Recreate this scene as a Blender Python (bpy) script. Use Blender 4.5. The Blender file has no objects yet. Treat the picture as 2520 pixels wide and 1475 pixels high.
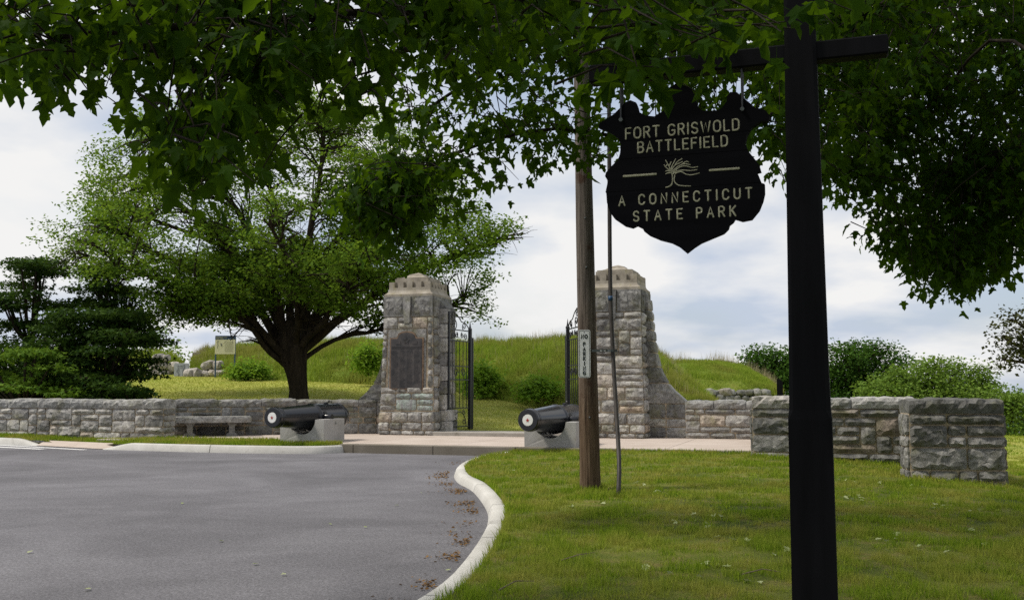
import bpy, math, random
import numpy as np
from mathutils import Vector, Matrix, noise
from mathutils.geometry import tessellate_polygon

# ------------------------------------------------------------------ scene, camera, sky, sun
S = bpy.context.scene
C = S.collection
PI = math.pi
F_PX, CX, CY, EYE, HORIZON = 2450.0, 1260.0, 738.0, 1.6, 960.0     # survey of the view (2520 px wide)
PITCH = math.atan((HORIZON - CY) / F_PX)

cam_d = bpy.data.cameras.new('camera')
cam = bpy.data.objects.new('camera', cam_d)
C.objects.link(cam)
cam.location = (0, 0, EYE)
cam.rotation_euler = (PI / 2 + PITCH, 0, 0)
cam_d.sensor_width = 36.0
cam_d.lens = 36.0 * F_PX / 2520.0
cam_d.clip_start = 0.05
cam_d.clip_end = 20000
cam_d.dof.use_dof = True
cam_d.dof.focus_distance = 9.0
cam_d.dof.aperture_fstop = 13.0
S.camera = cam

SUN_EL, SUN_AZ = math.radians(56), math.radians(-98)      # azimuth from +Y (ahead), negative = left
sun_dir = Vector((math.sin(SUN_AZ) * math.cos(SUN_EL), math.cos(SUN_AZ) * math.cos(SUN_EL), math.sin(SUN_EL)))
sun_d = bpy.data.lights.new('sun', 'SUN')
sun_d.energy = 2.7
sun_d.angle = math.radians(10)
sun_d.color = (1.0, 0.93, 0.82)
sun = bpy.data.objects.new('sun', sun_d)
C.objects.link(sun)
sun.rotation_euler = sun_dir.to_track_quat('Z', 'Y').to_euler()
sun.location = (-20, 20, 40)

W = bpy.data.worlds.new('World')
S.world = W
W.use_nodes = True
nt = W.node_tree
for n_ in list(nt.nodes):
    nt.nodes.remove(n_)
def wn(t, **kw):
    n_ = nt.nodes.new(t)
    for k, v in kw.items():
        setattr(n_, k, v)
    return n_
sky = wn('ShaderNodeTexSky')
sky.sky_type = 'NISHITA'
sky.sun_disc = False
sky.sun_elevation = SUN_EL
sky.sun_rotation = SUN_AZ
sky.air_density = 1.0
sky.dust_density = 2.0
bg1 = wn('ShaderNodeBackground'); bg1.inputs[1].default_value = 0.11
nt.links.new(sky.outputs[0], bg1.inputs[0])
tc = wn('ShaderNodeTexCoord')
sep = wn('ShaderNodeSeparateXYZ'); nt.links.new(tc.outputs['Generated'], sep.inputs[0])
addz = wn('ShaderNodeMath', operation='ADD'); addz.inputs[1].default_value = 0.26
absz = wn('ShaderNodeMath', operation='ABSOLUTE'); nt.links.new(sep.outputs[2], absz.inputs[0]); nt.links.new(absz.outputs[0], addz.inputs[0])
comb = wn('ShaderNodeCombineXYZ')
for i_ in (0, 1):
    dv = wn('ShaderNodeMath', operation='DIVIDE')
    nt.links.new(sep.outputs[i_], dv.inputs[0]); nt.links.new(addz.outputs[0], dv.inputs[1])
    nt.links.new(dv.outputs[0], comb.inputs[i_])
mapn = wn('ShaderNodeMapping'); mapn.inputs['Scale'].default_value = (1.0, 1.0, 1); mapn.inputs['Location'].default_value = (3.1, 0.4, 0)
nt.links.new(comb.outputs[0], mapn.inputs[0])
nz = wn('ShaderNodeTexNoise'); nz.inputs['Scale'].default_value = 0.85; nz.inputs['Detail'].default_value = 7; nz.inputs['Roughness'].default_value = 0.52; nz.inputs['Distortion'].default_value = 0.15
nt.links.new(mapn.outputs[0], nz.inputs['Vector'])
ramp = wn('ShaderNodeValToRGB')
ramp.color_ramp.elements[0].position = 0.30; ramp.color_ramp.elements[0].color = (0.45, 0.45, 0.45, 1)
ramp.color_ramp.elements[1].position = 0.52; ramp.color_ramp.elements[1].color = (1, 1, 1, 1)
nt.links.new(nz.outputs[0], ramp.inputs[0])
nz2 = wn('ShaderNodeTexNoise'); nz2.inputs['Scale'].default_value = 1.7; nz2.inputs['Detail'].default_value = 6; nz2.inputs['Roughness'].default_value = 0.5
nt.links.new(mapn.outputs[0], nz2.inputs['Vector'])
ramp2 = wn('ShaderNodeValToRGB')
ramp2.color_ramp.elements[0].position = 0.385; ramp2.color_ramp.elements[0].color = (0.55, 0.62, 0.745, 1)
ramp2.color_ramp.elements[1].position = 0.57; ramp2.color_ramp.elements[1].color = (0.90, 0.895, 0.885, 1)
nt.links.new(nz2.outputs[0], ramp2.inputs[0])
bg2 = wn('ShaderNodeBackground'); bg2.inputs[1].default_value = 0.75
nt.links.new(ramp2.outputs[0], bg2.inputs[0])
mixs = wn('ShaderNodeMixShader')
nt.links.new(ramp.outputs[0], mixs.inputs[0]); nt.links.new(bg1.outputs[0], mixs.inputs[1]); nt.links.new(bg2.outputs[0], mixs.inputs[2])
wout = wn('ShaderNodeOutputWorld'); nt.links.new(mixs.outputs[0], wout.inputs[0])

S.render.engine = 'CYCLES'
S.view_settings.view_transform = 'Standard'
S.view_settings.look = 'None'
S.view_settings.exposure = 0.42
S.view_settings.gamma = 1.0
S.cycles.use_denoising = False
S.cycles.use_adaptive_sampling = False
S.cycles.sample_clamp_indirect = 4.0
S.cycles.caustics_reflective = False
S.cycles.caustics_refractive = False
S.cycles.max_bounces = 7
S.cycles.transparent_max_bounces = 8

random.seed(4)
RNG = np.random.default_rng(11)

# ------------------------------------------------------------------ helpers
def at(x, y, Y):
    """survey pixel + distance ahead -> world point"""
    u = (x - CX) / F_PX; v = (CY - y) / F_PX
    ry = math.cos(PITCH) - math.sin(PITCH) * v
    rz = math.sin(PITCH) + math.cos(PITCH) * v
    return Vector((u * Y / ry, Y, EYE + rz * Y / ry))

AL = math.radians(18)                       # the gate line is turned 18 degrees to the view
GO = Vector((0.0, 33.2))
GT = Vector((math.cos(AL), -math.sin(AL)))
GN = Vector((-math.sin(AL), -math.cos(AL)))
def L(a, b, z=0.0):
    """gate frame: a = right along the gate line, b = out towards the road"""
    p = GO + GT * a + GN * b
    return Vector((p.x, p.y, z))
Z_ROAD, Z_TER = -0.10, 0.12

def tag(o, label=None, cat=None, group=None, kind=None):
    if label: o['label'] = label
    if cat: o['category'] = cat
    if group: o['group'] = group
    if kind: o['kind'] = kind
    return o
def empty(name, loc=(0, 0, 0), rz=0.0, label=None, cat=None, group=None, parent=None):
    o = bpy.data.objects.new(name, None)
    o.empty_display_size = 0.2
    C.objects.link(o)
    o.location = loc; o.rotation_euler = (0, 0, rz)
    if parent: o.parent = parent
    return tag(o, label, cat, group)
def link(name, me, parent=None):
    o = bpy.data.objects.new(name, me)
    C.objects.link(o)
    if parent: o.parent = parent
    return o

class MB:
    def __init__(s):
        s.v = []; s.f = []
    def add(s, vs, fs, M=None):
        k = len(s.v)
        for p in vs:
            p = Vector(p)
            if M is not None: p = M @ p
            s.v.append((p.x, p.y, p.z))
        for f in fs: s.f.append(tuple(i + k for i in f))
        return s
    def box(s, x0, x1, y0, y1, z0, z1, M=None):
        vs = [(x0,y0,z0),(x1,y0,z0),(x1,y1,z0),(x0,y1,z0),(x0,y0,z1),(x1,y0,z1),(x1,y1,z1),(x0,y1,z1)]
        return s.add(vs, [(0,3,2,1),(4,5,6,7),(0,1,5,4),(1,2,6,5),(2,3,7,6),(3,0,4,7)], M)
    def bbox(s, x0, x1, y0, y1, z0, z1, c=0.01, M=None):
        """box with chamfered edges along every side (24 verts)"""
        xs, ys, zs = (x0, x1), (y0, y1), (z0, z1)
        vs = []; idx = {}
        for i in (0, 1):
            for j in (0, 1):
                for k in (0, 1):
                    sx = 1 if i == 0 else -1; sy = 1 if j == 0 else -1; sz = 1 if k == 0 else -1
                    P = (xs[i], ys[j], zs[k])
                    idx[i,j,k,0] = len(vs); vs.append((P[0], P[1]+sy*c, P[2]+sz*c))
                    idx[i,j,k,1] = len(vs); vs.append((P[0]+sx*c, P[1], P[2]+sz*c))
                    idx[i,j,k,2] = len(vs); vs.append((P[0]+sx*c, P[1]+sy*c, P[2]))
        fs = []
        for i in (0, 1):
            q = [idx[i,0,0,0], idx[i,1,0,0], idx[i,1,1,0], idx[i,0,1,0]]; fs.append(tuple(q[::-1] if i == 0 else q))
            q = [idx[0,i,0,1], idx[1,i,0,1], idx[1,i,1,1], idx[0,i,1,1]]; fs.append(tuple(q if i == 0 else q[::-1]))
            q = [idx[0,0,i,2], idx[1,0,i,2], idx[1,1,i,2], idx[0,1,i,2]]; fs.append(tuple(q[::-1] if i == 0 else q))
        for j in (0, 1):
            for k in (0, 1):
                fs.append((idx[0,j,k,1], idx[1,j,k,1], idx[1,j,k,2], idx[0,j,k,2]))
                fs.append((idx[j,0,k,0], idx[j,1,k,0], idx[j,1,k,2], idx[j,0,k,2]))
                fs.append((idx[j,k,0,0], idx[j,k,1,0], idx[j,k,1,1], idx[j,k,0,1]))
        for i in (0, 1):
            for j in (0, 1):
                for k in (0, 1):
                    fs.append((idx[i,j,k,0], idx[i,j,k,1], idx[i,j,k,2]))
        return s.add(vs, fs, M)
    def tube(s, pts, rad, n=6, M=None, flat=None, cap=True):
        pts = [Vector(p) for p in pts]
        if not hasattr(rad, '__len__'): rad = [rad] * len(pts)
        rings = []; vs = []; fs = []
        up = None
        for i, p in enumerate(pts):
            a = pts[max(i-1, 0)]; b = pts[min(i+1, len(pts)-1)]
            d = b - a
            if d.length < 1e-9: d = Vector((0, 0, 1))
            d.normalize()
            if up is None:
                up = Vector((0, 0, 1)) if abs(d.z) < 0.9 else Vector((1, 0, 0))
                if flat is not None: up = Vector(flat)
            x = d.cross(up)
            if x.length < 1e-6: x = d.orthogonal()
            x.normalize(); u = x.cross(d).normalized()
            if flat is None: up = u
            for k in range(n):
                t = 2 * PI * k / n
                vs.append(p + x * math.cos(t) * rad[i] + u * math.sin(t) * rad[i] * (0.35 if flat is not None else 1.0))
        m = len(pts)
        for i in range(m - 1):
            for k in range(n):
                fs.append((i*n+k, i*n+(k+1) % n, (i+1)*n+(k+1) % n, (i+1)*n+k))
        if cap:
            fs.append(tuple(range(n))[::-1]); fs.append(tuple((m-1)*n+k for k in range(n)))
        return s.add(vs, fs, M)
    def lathe(s, prof, n=32, M=None, cap=True):
        """profile of (radius, height) spun round +Z"""
        vs = []; fs = []
        for r, z in prof:
            for k in range(n):
                t = 2 * PI * k / n
                vs.append((r * math.cos(t), r * math.sin(t), z))
        for i in range(len(prof) - 1):
            for k in range(n):
                fs.append((i*n+k, i*n+(k+1) % n, (i+1)*n+(k+1) % n, (i+1)*n+k))
        if cap:
            fs.append(tuple(range(n))[::-1]); fs.append(tuple((len(prof)-1)*n+k for k in range(n)))
        return s.add(vs, fs, M)
    def prism(s, poly, y0, y1, M=None):
        """polygon in x,z pushed through y0..y1"""
        n = len(poly)
        vs = [(x, y0, z) for x, z in poly] + [(x, y1, z) for x, z in poly]
        fs = [tuple(range(n)), tuple(range(n, 2*n))[::-1]]
        for i in range(n):
            j = (i + 1) % n
            fs.append((i, n+i, n+j, j))
        return s.add(vs, fs, M)
    def build(s, name, mat, parent=None, smooth=False, angle=None):
        me = bpy.data.meshes.new(name)
        me.from_pydata(s.v, [], s.f)
        me.update()
        if mat: me.materials.append(mat)
        if smooth:
            for p in me.polygons: p.use_smooth = True
            if angle is not None and hasattr(me, 'set_sharp_from_angle'):
                me.set_sharp_from_angle(angle=math.radians(angle))
        return link(name, me, parent)

def np_mesh(name, V, Ftri, mat, parent=None, rnd=None, per=None, smooth=False):
    """large triangle mesh from arrays; rnd = one number per piece, per = faces per piece"""
    V = np.asarray(V, dtype=np.float32); Ftri = np.asarray(Ftri, dtype=np.int32)
    me = bpy.data.meshes.new(name)
    me.vertices.add(len(V)); me.vertices.foreach_set('co', V.ravel())
    me.loops.add(Ftri.size); me.loops.foreach_set('vertex_index', Ftri.ravel())
    me.polygons.add(len(Ftri))
    me.polygons.foreach_set('loop_start', np.arange(0, Ftri.size, 3, dtype=np.int32))
    try: me.polygons.foreach_set('loop_total', np.full(len(Ftri), 3, dtype=np.int32))
    except Exception: pass
    me.update(calc_edges=True)
    if rnd is not None:
        at_ = me.attributes.new('rnd', 'FLOAT', 'FACE')
        at_.data.foreach_set('value', np.repeat(np.asarray(rnd, dtype=np.float32), per))
    if smooth:
        me.polygons.foreach_set('use_smooth', np.ones(len(Ftri), dtype=bool))
    if mat: me.materials.append(mat)
    me.validate()
    return link(name, me, parent)

def norm(a):
    return a / np.maximum(np.linalg.norm(a, axis=-1, keepdims=True), 1e-9)
def leaf_arrays(tv, tf, pos, ydir, nrm, size, curl=0.0):
    tv = np.asarray(tv, float); tf = np.asarray(tf)
    y = norm(ydir); x = norm(np.cross(y, nrm)); n = np.cross(x, y)
    V = (pos[:, None, :] + size[:, None, None] * (tv[None, :, 0, None] * x[:, None, :] + tv[None, :, 1, None] * y[:, None, :] + tv[None, :, 2, None] * n[:, None, :]))
    if curl:
        k1 = RNG.normal(0, curl, len(pos)) - curl * .4; k2 = RNG.normal(0, curl * .8, len(pos)) - curl * .7; k3 = RNG.normal(0, curl * .7, len(pos))
        dz = k1[:, None] * tv[None, :, 0] ** 2 * 1.6 + k2[:, None] * tv[None, :, 1] ** 2 + k3[:, None] * tv[None, :, 0] * tv[None, :, 1]
        V = V + (size[:, None] * dz)[:, :, None] * n[:, None, :]
    Fc = tf[None, :, :] + (np.arange(len(pos)) * len(tv))[:, None, None]
    return V.reshape(-1, 3), Fc.reshape(-1, 3)
def scatter(name, tv, tf, pos, ydir, nrm, size, mat, parent=None, rnd=None, curl=0.0):
    V, Fc = leaf_arrays(tv, tf, pos, ydir, nrm, size, curl)
    if rnd is None: rnd = RNG.random(len(pos))
    return np_mesh(name, V, Fc, mat, parent, rnd, len(tf))

# leaf templates
_h = [(.27, .0), (.22, .17), (.40, .24), (.55, .44), (.27, .47), (.19, .62), (.22, .76)]
MAPLE_V = [(0, .28, .0), (0, 0, 0)] + [(x, y, .13 * x) for x, y in _h] + [(0, 1, -.06)] + [(-x, y, .13 * x) for x, y in _h[::-1]]
_n = len(MAPLE_V) - 1
MAPLE_F = [(0, 1 + i, 1 + (i + 1) % _n) for i in range(_n)]
DIA_V = [(0, 0, 0), (.34, .45, .08), (0, 1, -.05), (-.34, .45, .08)]
DIA_F = [(0, 1, 2), (0, 2, 3)]
SPRAY_V = [(0, 0, 0), (.16, .35, .03), (.5, .55, .0), (.14, .62, .04), (0, 1.0, -.08), (-.14, .62, .04), (-.5, .55, .0), (-.16, .35, .03)]
SPRAY_F = [(0, 1, 7), (1, 2, 3), (1, 3, 5), (1, 5, 7), (3, 4, 5), (5, 6, 7)]
BLADE_V = [(-.5, 0, 0), (.5, 0, 0), (0, 1, 0)]
BLADE_F = [(0, 1, 2)]

# ------------------------------------------------------------------ materials
def new_mat(name):
    m = bpy.data.materials.new(name); m.use_nodes = True
    t = m.node_tree
    for n_ in list(t.nodes): t.nodes.remove(n_)
    out = t.nodes.new('ShaderNodeOutputMaterial')
    return m, t, out
def nd(t, typ, **kw):
    n_ = t.nodes.new(typ)
    for k, v in kw.items():
        if k in n_.inputs.keys(): n_.inputs[k].default_value = v
        else: setattr(n_, k, v)
    return n_
def noise_n(t, scale, detail=4, rough=0.55, coord='Object', dist=0.0, stretch=None):
    tcn = nd(t, 'ShaderNodeTexCoord')
    n_ = nd(t, 'ShaderNodeTexNoise', Scale=scale, Detail=detail, Roughness=rough, Distortion=dist)
    src = tcn.outputs[coord] if coord != 'World' else nd(t, 'ShaderNodeNewGeometry').outputs['Position']
    if stretch:
        mp = nd(t, 'ShaderNodeMapping'); mp.inputs['Scale'].default_value = stretch
        t.links.new(src, mp.inputs[0]); src = mp.outputs[0]
    t.links.new(src, n_.inputs['Vector'])
    return n_.outputs['Fac']
def rampn(t, src, stops):
    r = nd(t, 'ShaderNodeValToRGB')
    el = r.color_ramp.elements
    while len(el) < len(stops): el.new(0.5)
    for e, (p, c) in zip(el, stops):
        e.position = p; e.color = (*c, 1) if len(c) == 3 else c
    t.links.new(src, r.inputs[0])
    return r.outputs[0]
def mixc(t, fac, a, b, mode='MIX'):
    m = nd(t, 'ShaderNodeMix', data_type='RGBA', blend_type=mode)
    for sock, val in ((m.inputs[0], fac), (m.inputs[6], a), (m.inputs[7], b)):
        if hasattr(val, 'links') or hasattr(val, 'is_linked'): t.links.new(val, sock)
        elif isinstance(val, (int, float)): sock.default_value = val
        else: sock.default_value = (*val, 1)
    return m.outputs[2]
def pbr(t, out, color, rough=0.8, bump=None, strength=0.3, dist=0.02, spec=0.4, metal=0.0):
    p = nd(t, 'ShaderNodeBsdfPrincipled')
    p.inputs['Metallic'].default_value = metal
    p.inputs['Specular IOR Level'].default_value = spec
    if hasattr(color, 'is_linked'): t.links.new(color, p.inputs['Base Color'])
    else: p.inputs['Base Color'].default_value = (*color, 1)
    if hasattr(rough, 'is_linked'): t.links.new(rough, p.inputs['Roughness'])
    else: p.inputs['Roughness'].default_value = rough
    if bump is not None:
        b = nd(t, 'ShaderNodeBump'); b.inputs['Strength'].default_value = strength; b.inputs['Distance'].default_value = dist
        t.links.new(bump, b.inputs['Height']); t.links.new(b.outputs[0], p.inputs['Normal'])
    t.links.new(p.outputs[0], out.inputs[0])
    return p
def obj_random(t):
    return nd(t, 'ShaderNodeObjectInfo').outputs['Random']

def stone_mat(name, lo, hi, warm, lichen=(.17, .165, .075), verdigris=False, lich=.55, scale=1.0):
    m, t, out = new_mat(name)
    r = obj_random(t)
    base = rampn(t, r, [(0, lo), (.5, tuple((a+b)/2 for a, b in zip(lo, hi))), (.90, hi), (1, warm)])
    n1 = noise_n(t, 9 * scale, 6, .7, 'World')
    sp = rampn(t, n1, [(.30, (.45, .45, .46)), (.5, (1, 1, 1)), (.72, (1.45, 1.45, 1.42))])
    c = mixc(t, 1.0, base, sp, 'MULTIPLY')
    n2 = noise_n(t, 70 * scale, 3, .7, 'World')
    sp2 = rampn(t, n2, [(.32, (.62, .62, .62)), (.5, (1, 1, 1)), (.7, (1.3, 1.3, 1.3))])
    c = mixc(t, 1.0, c, sp2, 'MULTIPLY')
    n3 = noise_n(t, 2.3, 5, .65, 'World')
    lf = rampn(t, n3, [(.50, (0, 0, 0)), (.68, (lich, lich, lich))])
    c = mixc(t, lf, c, lichen)
    ng = noise_n(t, 1.3, 6, .7, 'World', dist=.4, stretch=(1.6, 1.6, .8))
    c = mixc(t, 1.0, c, rampn(t, ng, [(.30, (.60, .59, .57)), (.46, (.95, .95, .95)), (.62, (1.12, 1.12, 1.12))]), 'MULTIPLY')
    if verdigris:
        n4 = noise_n(t, 2.6, 4, .6, 'World', stretch=(3.2, 3.2, .35))
        vf = rampn(t, n4, [(.42, (0, 0, 0)), (.6, (.75, .75, .75))])
        c = mixc(t, vf, c, (.36, .44, .39))
    b = mixc(t, .5, n1, n2)
    pbr(t, out, c, .92, b, 1.0, .03, .12)
    return m
M_STONE = stone_mat('rock_faced_granite', (.16, .158, .155), (.45, .435, .41), (.40, .33, .26))
M_STONE_R = stone_mat('weathered_and_shaded_granite', (.13, .13, .125), (.27, .265, .255), (.23, .195, .16), lichen=(.13, .13, .06), lich=.6)  # dark weathered stone; also paints the shade on the recessed walls by the bench
M_COPE = stone_mat('granite_coping', (.25, .25, .245), (.38, .375, .36), (.33, .29, .26), lich=.4)
M_STONE_V = stone_mat('granite_with_verdigris', (.20, .205, .215), (.30, .30, .30), (.27, .23, .2), verdigris=True)
M_RUBBLE = stone_mat('field_stone', (.30, .28, .265), (.50, .46, .42), (.44, .32, .25), lich=.2)
def simple(name, c1, c2, scale, rough=.85, bump=.3, dist=.01, spec=.3, coord='Object', detail=5, stretch=None, metal=0.0, pos=(.35, .65)):
    m, t, out = new_mat(name)
    n1 = noise_n(t, scale, detail, .6, coord, stretch=stretch)
    c = rampn(t, n1, [(pos[0], c1), (pos[1], c2)])
    pbr(t, out, c, rough, n1, bump, dist, spec, metal)
    return m
M_MORTAR = simple('tan_mortar', (.28, .225, .155), (.46, .385, .28), 14, .95, .5, coord='World')
def cap_mat():
    m, t, out = new_mat('carved_limestone')
    n1 = noise_n(t, 3.5, 6, .6, 'World')
    c = rampn(t, n1, [(.3, (.19, .168, .135)), (.55, (.30, .27, .222)), (.75, (.37, .34, .29))])
    n2 = noise_n(t, 4.5, 5, .65, 'World', stretch=(1, 1, .5))
    lf = rampn(t, n2, [(.55, (0, 0, 0)), (.72, (.6, .6, .6))])
    c = mixc(t, lf, c, (.20, .18, .07))
    n3 = noise_n(t, 60, 2, .5, 'World')
    pbr(t, out, c, .9, n3, .25, .006, .2)
    return m
M_CAP = cap_mat()
def concrete_mat(name, c1, c2, grit=120, stain=(.25, .22, .19), sfac=.3, rough=.85):
    m, t, out = new_mat(name)
    n1 = noise_n(t, .8, 6, .62, 'World')
    c = rampn(t, n1, [(.3, c1), (.7, c2)])
    n2 = noise_n(t, grit, 2, .6, 'World')
    c = mixc(t, 1.0, c, rampn(t, n2, [(.3, (.8, .8, .8)), (.5, (1, 1, 1)), (.75, (1.12, 1.12, 1.12))]), 'MULTIPLY')
    n3 = noise_n(t, 2.6, 6, .7, 'World', dist=.6)
    c = mixc(t, rampn(t, n3, [(.58, (0, 0, 0)), (.75, (sfac, sfac, sfac))]), c, stain)
    pbr(t, out, c, rough, n2, .25, .005, .25)
    return m
M_TER = concrete_mat('pinkish_paving_concrete', (.40, .335, .285), (.50, .435, .385))
M_KERB = concrete_mat('pale_kerb_concrete', (.40, .39, .36), (.58, .57, .54), 60, (.16, .15, .13), .75)
M_STEP = concrete_mat('grey_granite_step', (.24, .22, .19), (.36, .34, .31), 60, (.12, .105, .07), .7)
M_EDGE = concrete_mat('brown_stained_edging', (.12, .105, .08), (.20, .18, .15), 60, (.07, .06, .04), .7)
M_BLOCK = concrete_mat('speckled_granite_block', (.30, .295, .28), (.44, .43, .415), 55, (.17, .15, .09), .6)
def asphalt_mat():
    m, t, out = new_mat('asphalt')
    n1 = noise_n(t, .35, 6, .6, 'World', dist=.5)
    c = rampn(t, n1, [(.3, (.088, .086, .095)), (.5, (.120, .117, .129)), (.7, (.155, .152, .166))])
    nw = noise_n(t, .6, 4, .55, 'World', dist=2.0, stretch=(.6, 1, 1))
    c = mixc(t, 1.0, c, rampn(t, nw, [(.35, (.92, .92, .92)), (.62, (1.07, 1.07, 1.07))]), 'MULTIPLY')
    n2 = noise_n(t, 38, 5, .85, 'World')
    c = mixc(t, 1.0, c, rampn(t, n2, [(.30, (.42, .42, .42)), (.5, (1, 1, 1)), (.66, (1.7, 1.7, 1.7))]), 'MULTIPLY')
    tcn = nd(t, 'ShaderNodeNewGeometry')
    vor = nd(t, 'ShaderNodeTexVoronoi', Scale=60.0)
    t.links.new(tcn.outputs['Position'], vor.inputs['Vector'])
    c = mixc(t, rampn(t, vor.outputs['Distance'], [(.10, (.5, .5, .5)), (.24, (0, 0, 0))]), c, (.34, .33, .32))
    pbr(t, out, c, .82, n2, .8, .008, .35)
    return m
M_ASPH = asphalt_mat()
M_PAINT = simple('worn_white_road_paint', (.45, .45, .45), (.72, .72, .71), 9, .7, .2, coord='World', pos=(.3, .5))
def grass_ground(name, g1, g2, soil, sf=.5):
    m, t, out = new_mat(name)
    n1 = noise_n(t, .55, 5, .6, 'World')
    c = rampn(t, n1, [(.35, g1), (.65, g2)])
    n2 = noise_n(t, 2.2, 5, .65, 'World')
    c = mixc(t, rampn(t, n2, [(.5, (0, 0, 0)), (.7, (sf, sf, sf))]), c, soil)
    n3 = noise_n(t, 40, 4, .7, 'World')
    c = mixc(t, 1.0, c, rampn(t, n3, [(.3, (.5, .5, .5)), (.5, (1, 1, 1)), (.7, (1.4, 1.4, 1.4))]), 'MULTIPLY')
    pbr(t, out, c, .95, n3, .9, .03, .1)
    return m
M_LAWN = grass_ground('lawn_soil_and_thatch', (.06, .085, .014), (.17, .19, .035), (.19, .15, .06), .8)
M_SLOPE = grass_ground('mown_slope', (.24, .28, .05), (.36, .36, .08), (.40, .36, .12), .55)
M_RAMP = grass_ground('rampart_turf', (.09, .15, .018), (.17, .21, .035), (.17, .14, .04))
def leaf_mat(name, c1, c2, trans, tf=.38, gloss=.25, rough=.45, patch=None, pscale=.5):
    m, t, out = new_mat(name)
    a = nd(t, 'ShaderNodeAttribute'); a.attribute_name = 'rnd'
    c = rampn(t, a.outputs['Fac'], [(0, c1), (1, c2)])
    tr = mixc(t, .5, c, trans)
    if patch:
        n1 = noise_n(t, pscale, 4, .6, 'World')
        pf = rampn(t, n1, [(.42, (0, 0, 0)), (.66, (.85, .85, .85))])
        c = mixc(t, pf, c, patch); tr = mixc(t, pf, tr, patch)
    p = nd(t, 'ShaderNodeBsdfPrincipled'); p.inputs['Roughness'].default_value = max(rough, .6); p.inputs['Specular IOR Level'].default_value = gloss * .22
    t.links.new(c, p.inputs['Base Color'])
    tl = nd(t, 'ShaderNodeBsdfTranslucent'); t.links.new(tr, tl.inputs[0])
    mx = nd(t, 'ShaderNodeMixShader'); mx.inputs[0].default_value = tf
    t.links.new(p.outputs[0], mx.inputs[1]); t.links.new(tl.outputs[0], mx.inputs[2]); t.links.new(mx.outputs[0], out.inputs[0])
    return m
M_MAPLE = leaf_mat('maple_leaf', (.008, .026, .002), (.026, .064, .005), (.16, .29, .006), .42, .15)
M_HAW = leaf_mat('thorn_tree_leaf', (.045, .105, .010), (.16, .27, .030), (.26, .38, .025), .42)
M_DARKLEAF = leaf_mat('dark_evergreen_leaf', (.016, .042, .008), (.060, .11, .017), (.07, .13, .013), .28)
M_LIGHTLEAF = leaf_mat('fresh_green_leaf', (.10, .21, .020), (.22, .36, .042), (.30, .44, .03), .42)
M_FARLEAF = leaf_mat('far_tree_leaf', (.032, .085, .014), (.075, .15, .022), (.10, .19, .02), .35)
M_FARLIGHT = leaf_mat('far_pale_leaf', (.10, .18, .026), (.17, .26, .045), (.2, .3, .03), .35)
M_BROWNLEAF = leaf_mat('oak_leaf', (.030, .040, .012), (.07, .075, .022), (.07, .08, .02), .25)
M_BLADE = leaf_mat('grass_blade', (.07, .155, .008), (.32, .41, .04), (.30, .42, .02), .42, .2, .5, patch=(.39, .36, .085), pscale=1.1)
M_TALL = leaf_mat('tall_grass', (.15, .245, .025), (.31, .38, .055), (.31, .40, .03), .42, .15, .6, patch=(.29, .265, .07), pscale=.30)
M_SLOPEBLADE = leaf_mat('mown_blade', (.27, .33, .05), (.44, .46, .09), (.44, .48, .06), .4, .15, .6, patch=(.50, .46, .15), pscale=.35)
M_SEED = leaf_mat('dry_seed_heads', (.30, .27, .14), (.42, .36, .22), (.35, .3, .18), .35, .1, .7)
M_FALLEN = leaf_mat('pale_leaf_underside', (.30, .36, .16), (.50, .54, .32), (.4, .45, .2), .25)
M_LITTER = leaf_mat('brown_litter', (.10, .055, .02), (.24, .145, .06), (.2, .12, .04), .15, .1, .8)
def bark_mat(name, c1, c2, sc=6):
    m, t, out = new_mat(name)
    n1 = noise_n(t, sc, 6, .65, 'World', dist=.8, stretch=(1, 1, .22))
    c = rampn(t, n1, [(.35, c1), (.65, c2)])
    pbr(t, out, c, .95, n1, 1.0, .05, .15)
    return m
M_BARK = bark_mat('dark_ridged_bark', (.014, .011, .008), (.048, .037, .024))
M_BARK2 = bark_mat('maple_bark', (.012, .010, .008), (.038, .031, .023))
def pole_mat():
    m, t, out = new_mat('weathered_pole_timber')
    n1 = noise_n(t, 26, 6, .65, 'Object', dist=.35, stretch=(1, 1, .045))
    c = rampn(t, n1, [(.30, (.02, .013, .009)), (.45, (.085, .056, .035)), (.62, (.15, .105, .07)), (.8, (.21, .16, .115))])
    tcn = nd(t, 'ShaderNodeTexCoord'); sp = nd(t, 'ShaderNodeSeparateXYZ'); t.links.new(tcn.outputs['Object'], sp.inputs[0])
    mr = nd(t, 'ShaderNodeMapRange'); mr.inputs[1].default_value = 1.2; mr.inputs[2].default_value = 3.2
    t.links.new(sp.outputs[2], mr.inputs[0])
    gf = nd(t, 'ShaderNodeMath', operation='MULTIPLY'); gf.inputs[1].default_value = .75; t.links.new(mr.outputs[0], gf.inputs[0])
    c = mixc(t, gf.outputs[0], c, rampn(t, n1, [(.3, (.04, .036, .032)), (.6, (.14, .128, .115)), (.8, (.20, .185, .17))]))
    n2 = noise_n(t, 3.1, 5, .6, 'Object')
    c = mixc(t, rampn(t, n2, [(.56, (0, 0, 0)), (.7, (.8, .8, .8))]), c, (.05, .025, .014))
    pbr(t, out, c, .9, n1, 1.0, .03, .15)
    return m
M_POLE = pole_mat()
M_BLACKWOOD = simple('black_painted_timber', (.0018, .0018, .0026), (.0045, .0045, .006), 9, .6, .3, .004, .07, stretch=(1, 1, .1))
M_BLACKSIGN = simple('black_painted_board', (.0018, .0018, .0028), (.004, .004, .0055), 9, .75, .2, .003, .05, stretch=(.1, 1, 1))
M_IRON = simple('black_wrought_iron', (.007, .008, .011), (.018, .020, .026), 30, .42, .2, .003, .5)
M_GUN = simple('black_gun_paint', (.003, .0035, .006), (.007, .008, .012), 12, .22, .04, .002, .55)
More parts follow.
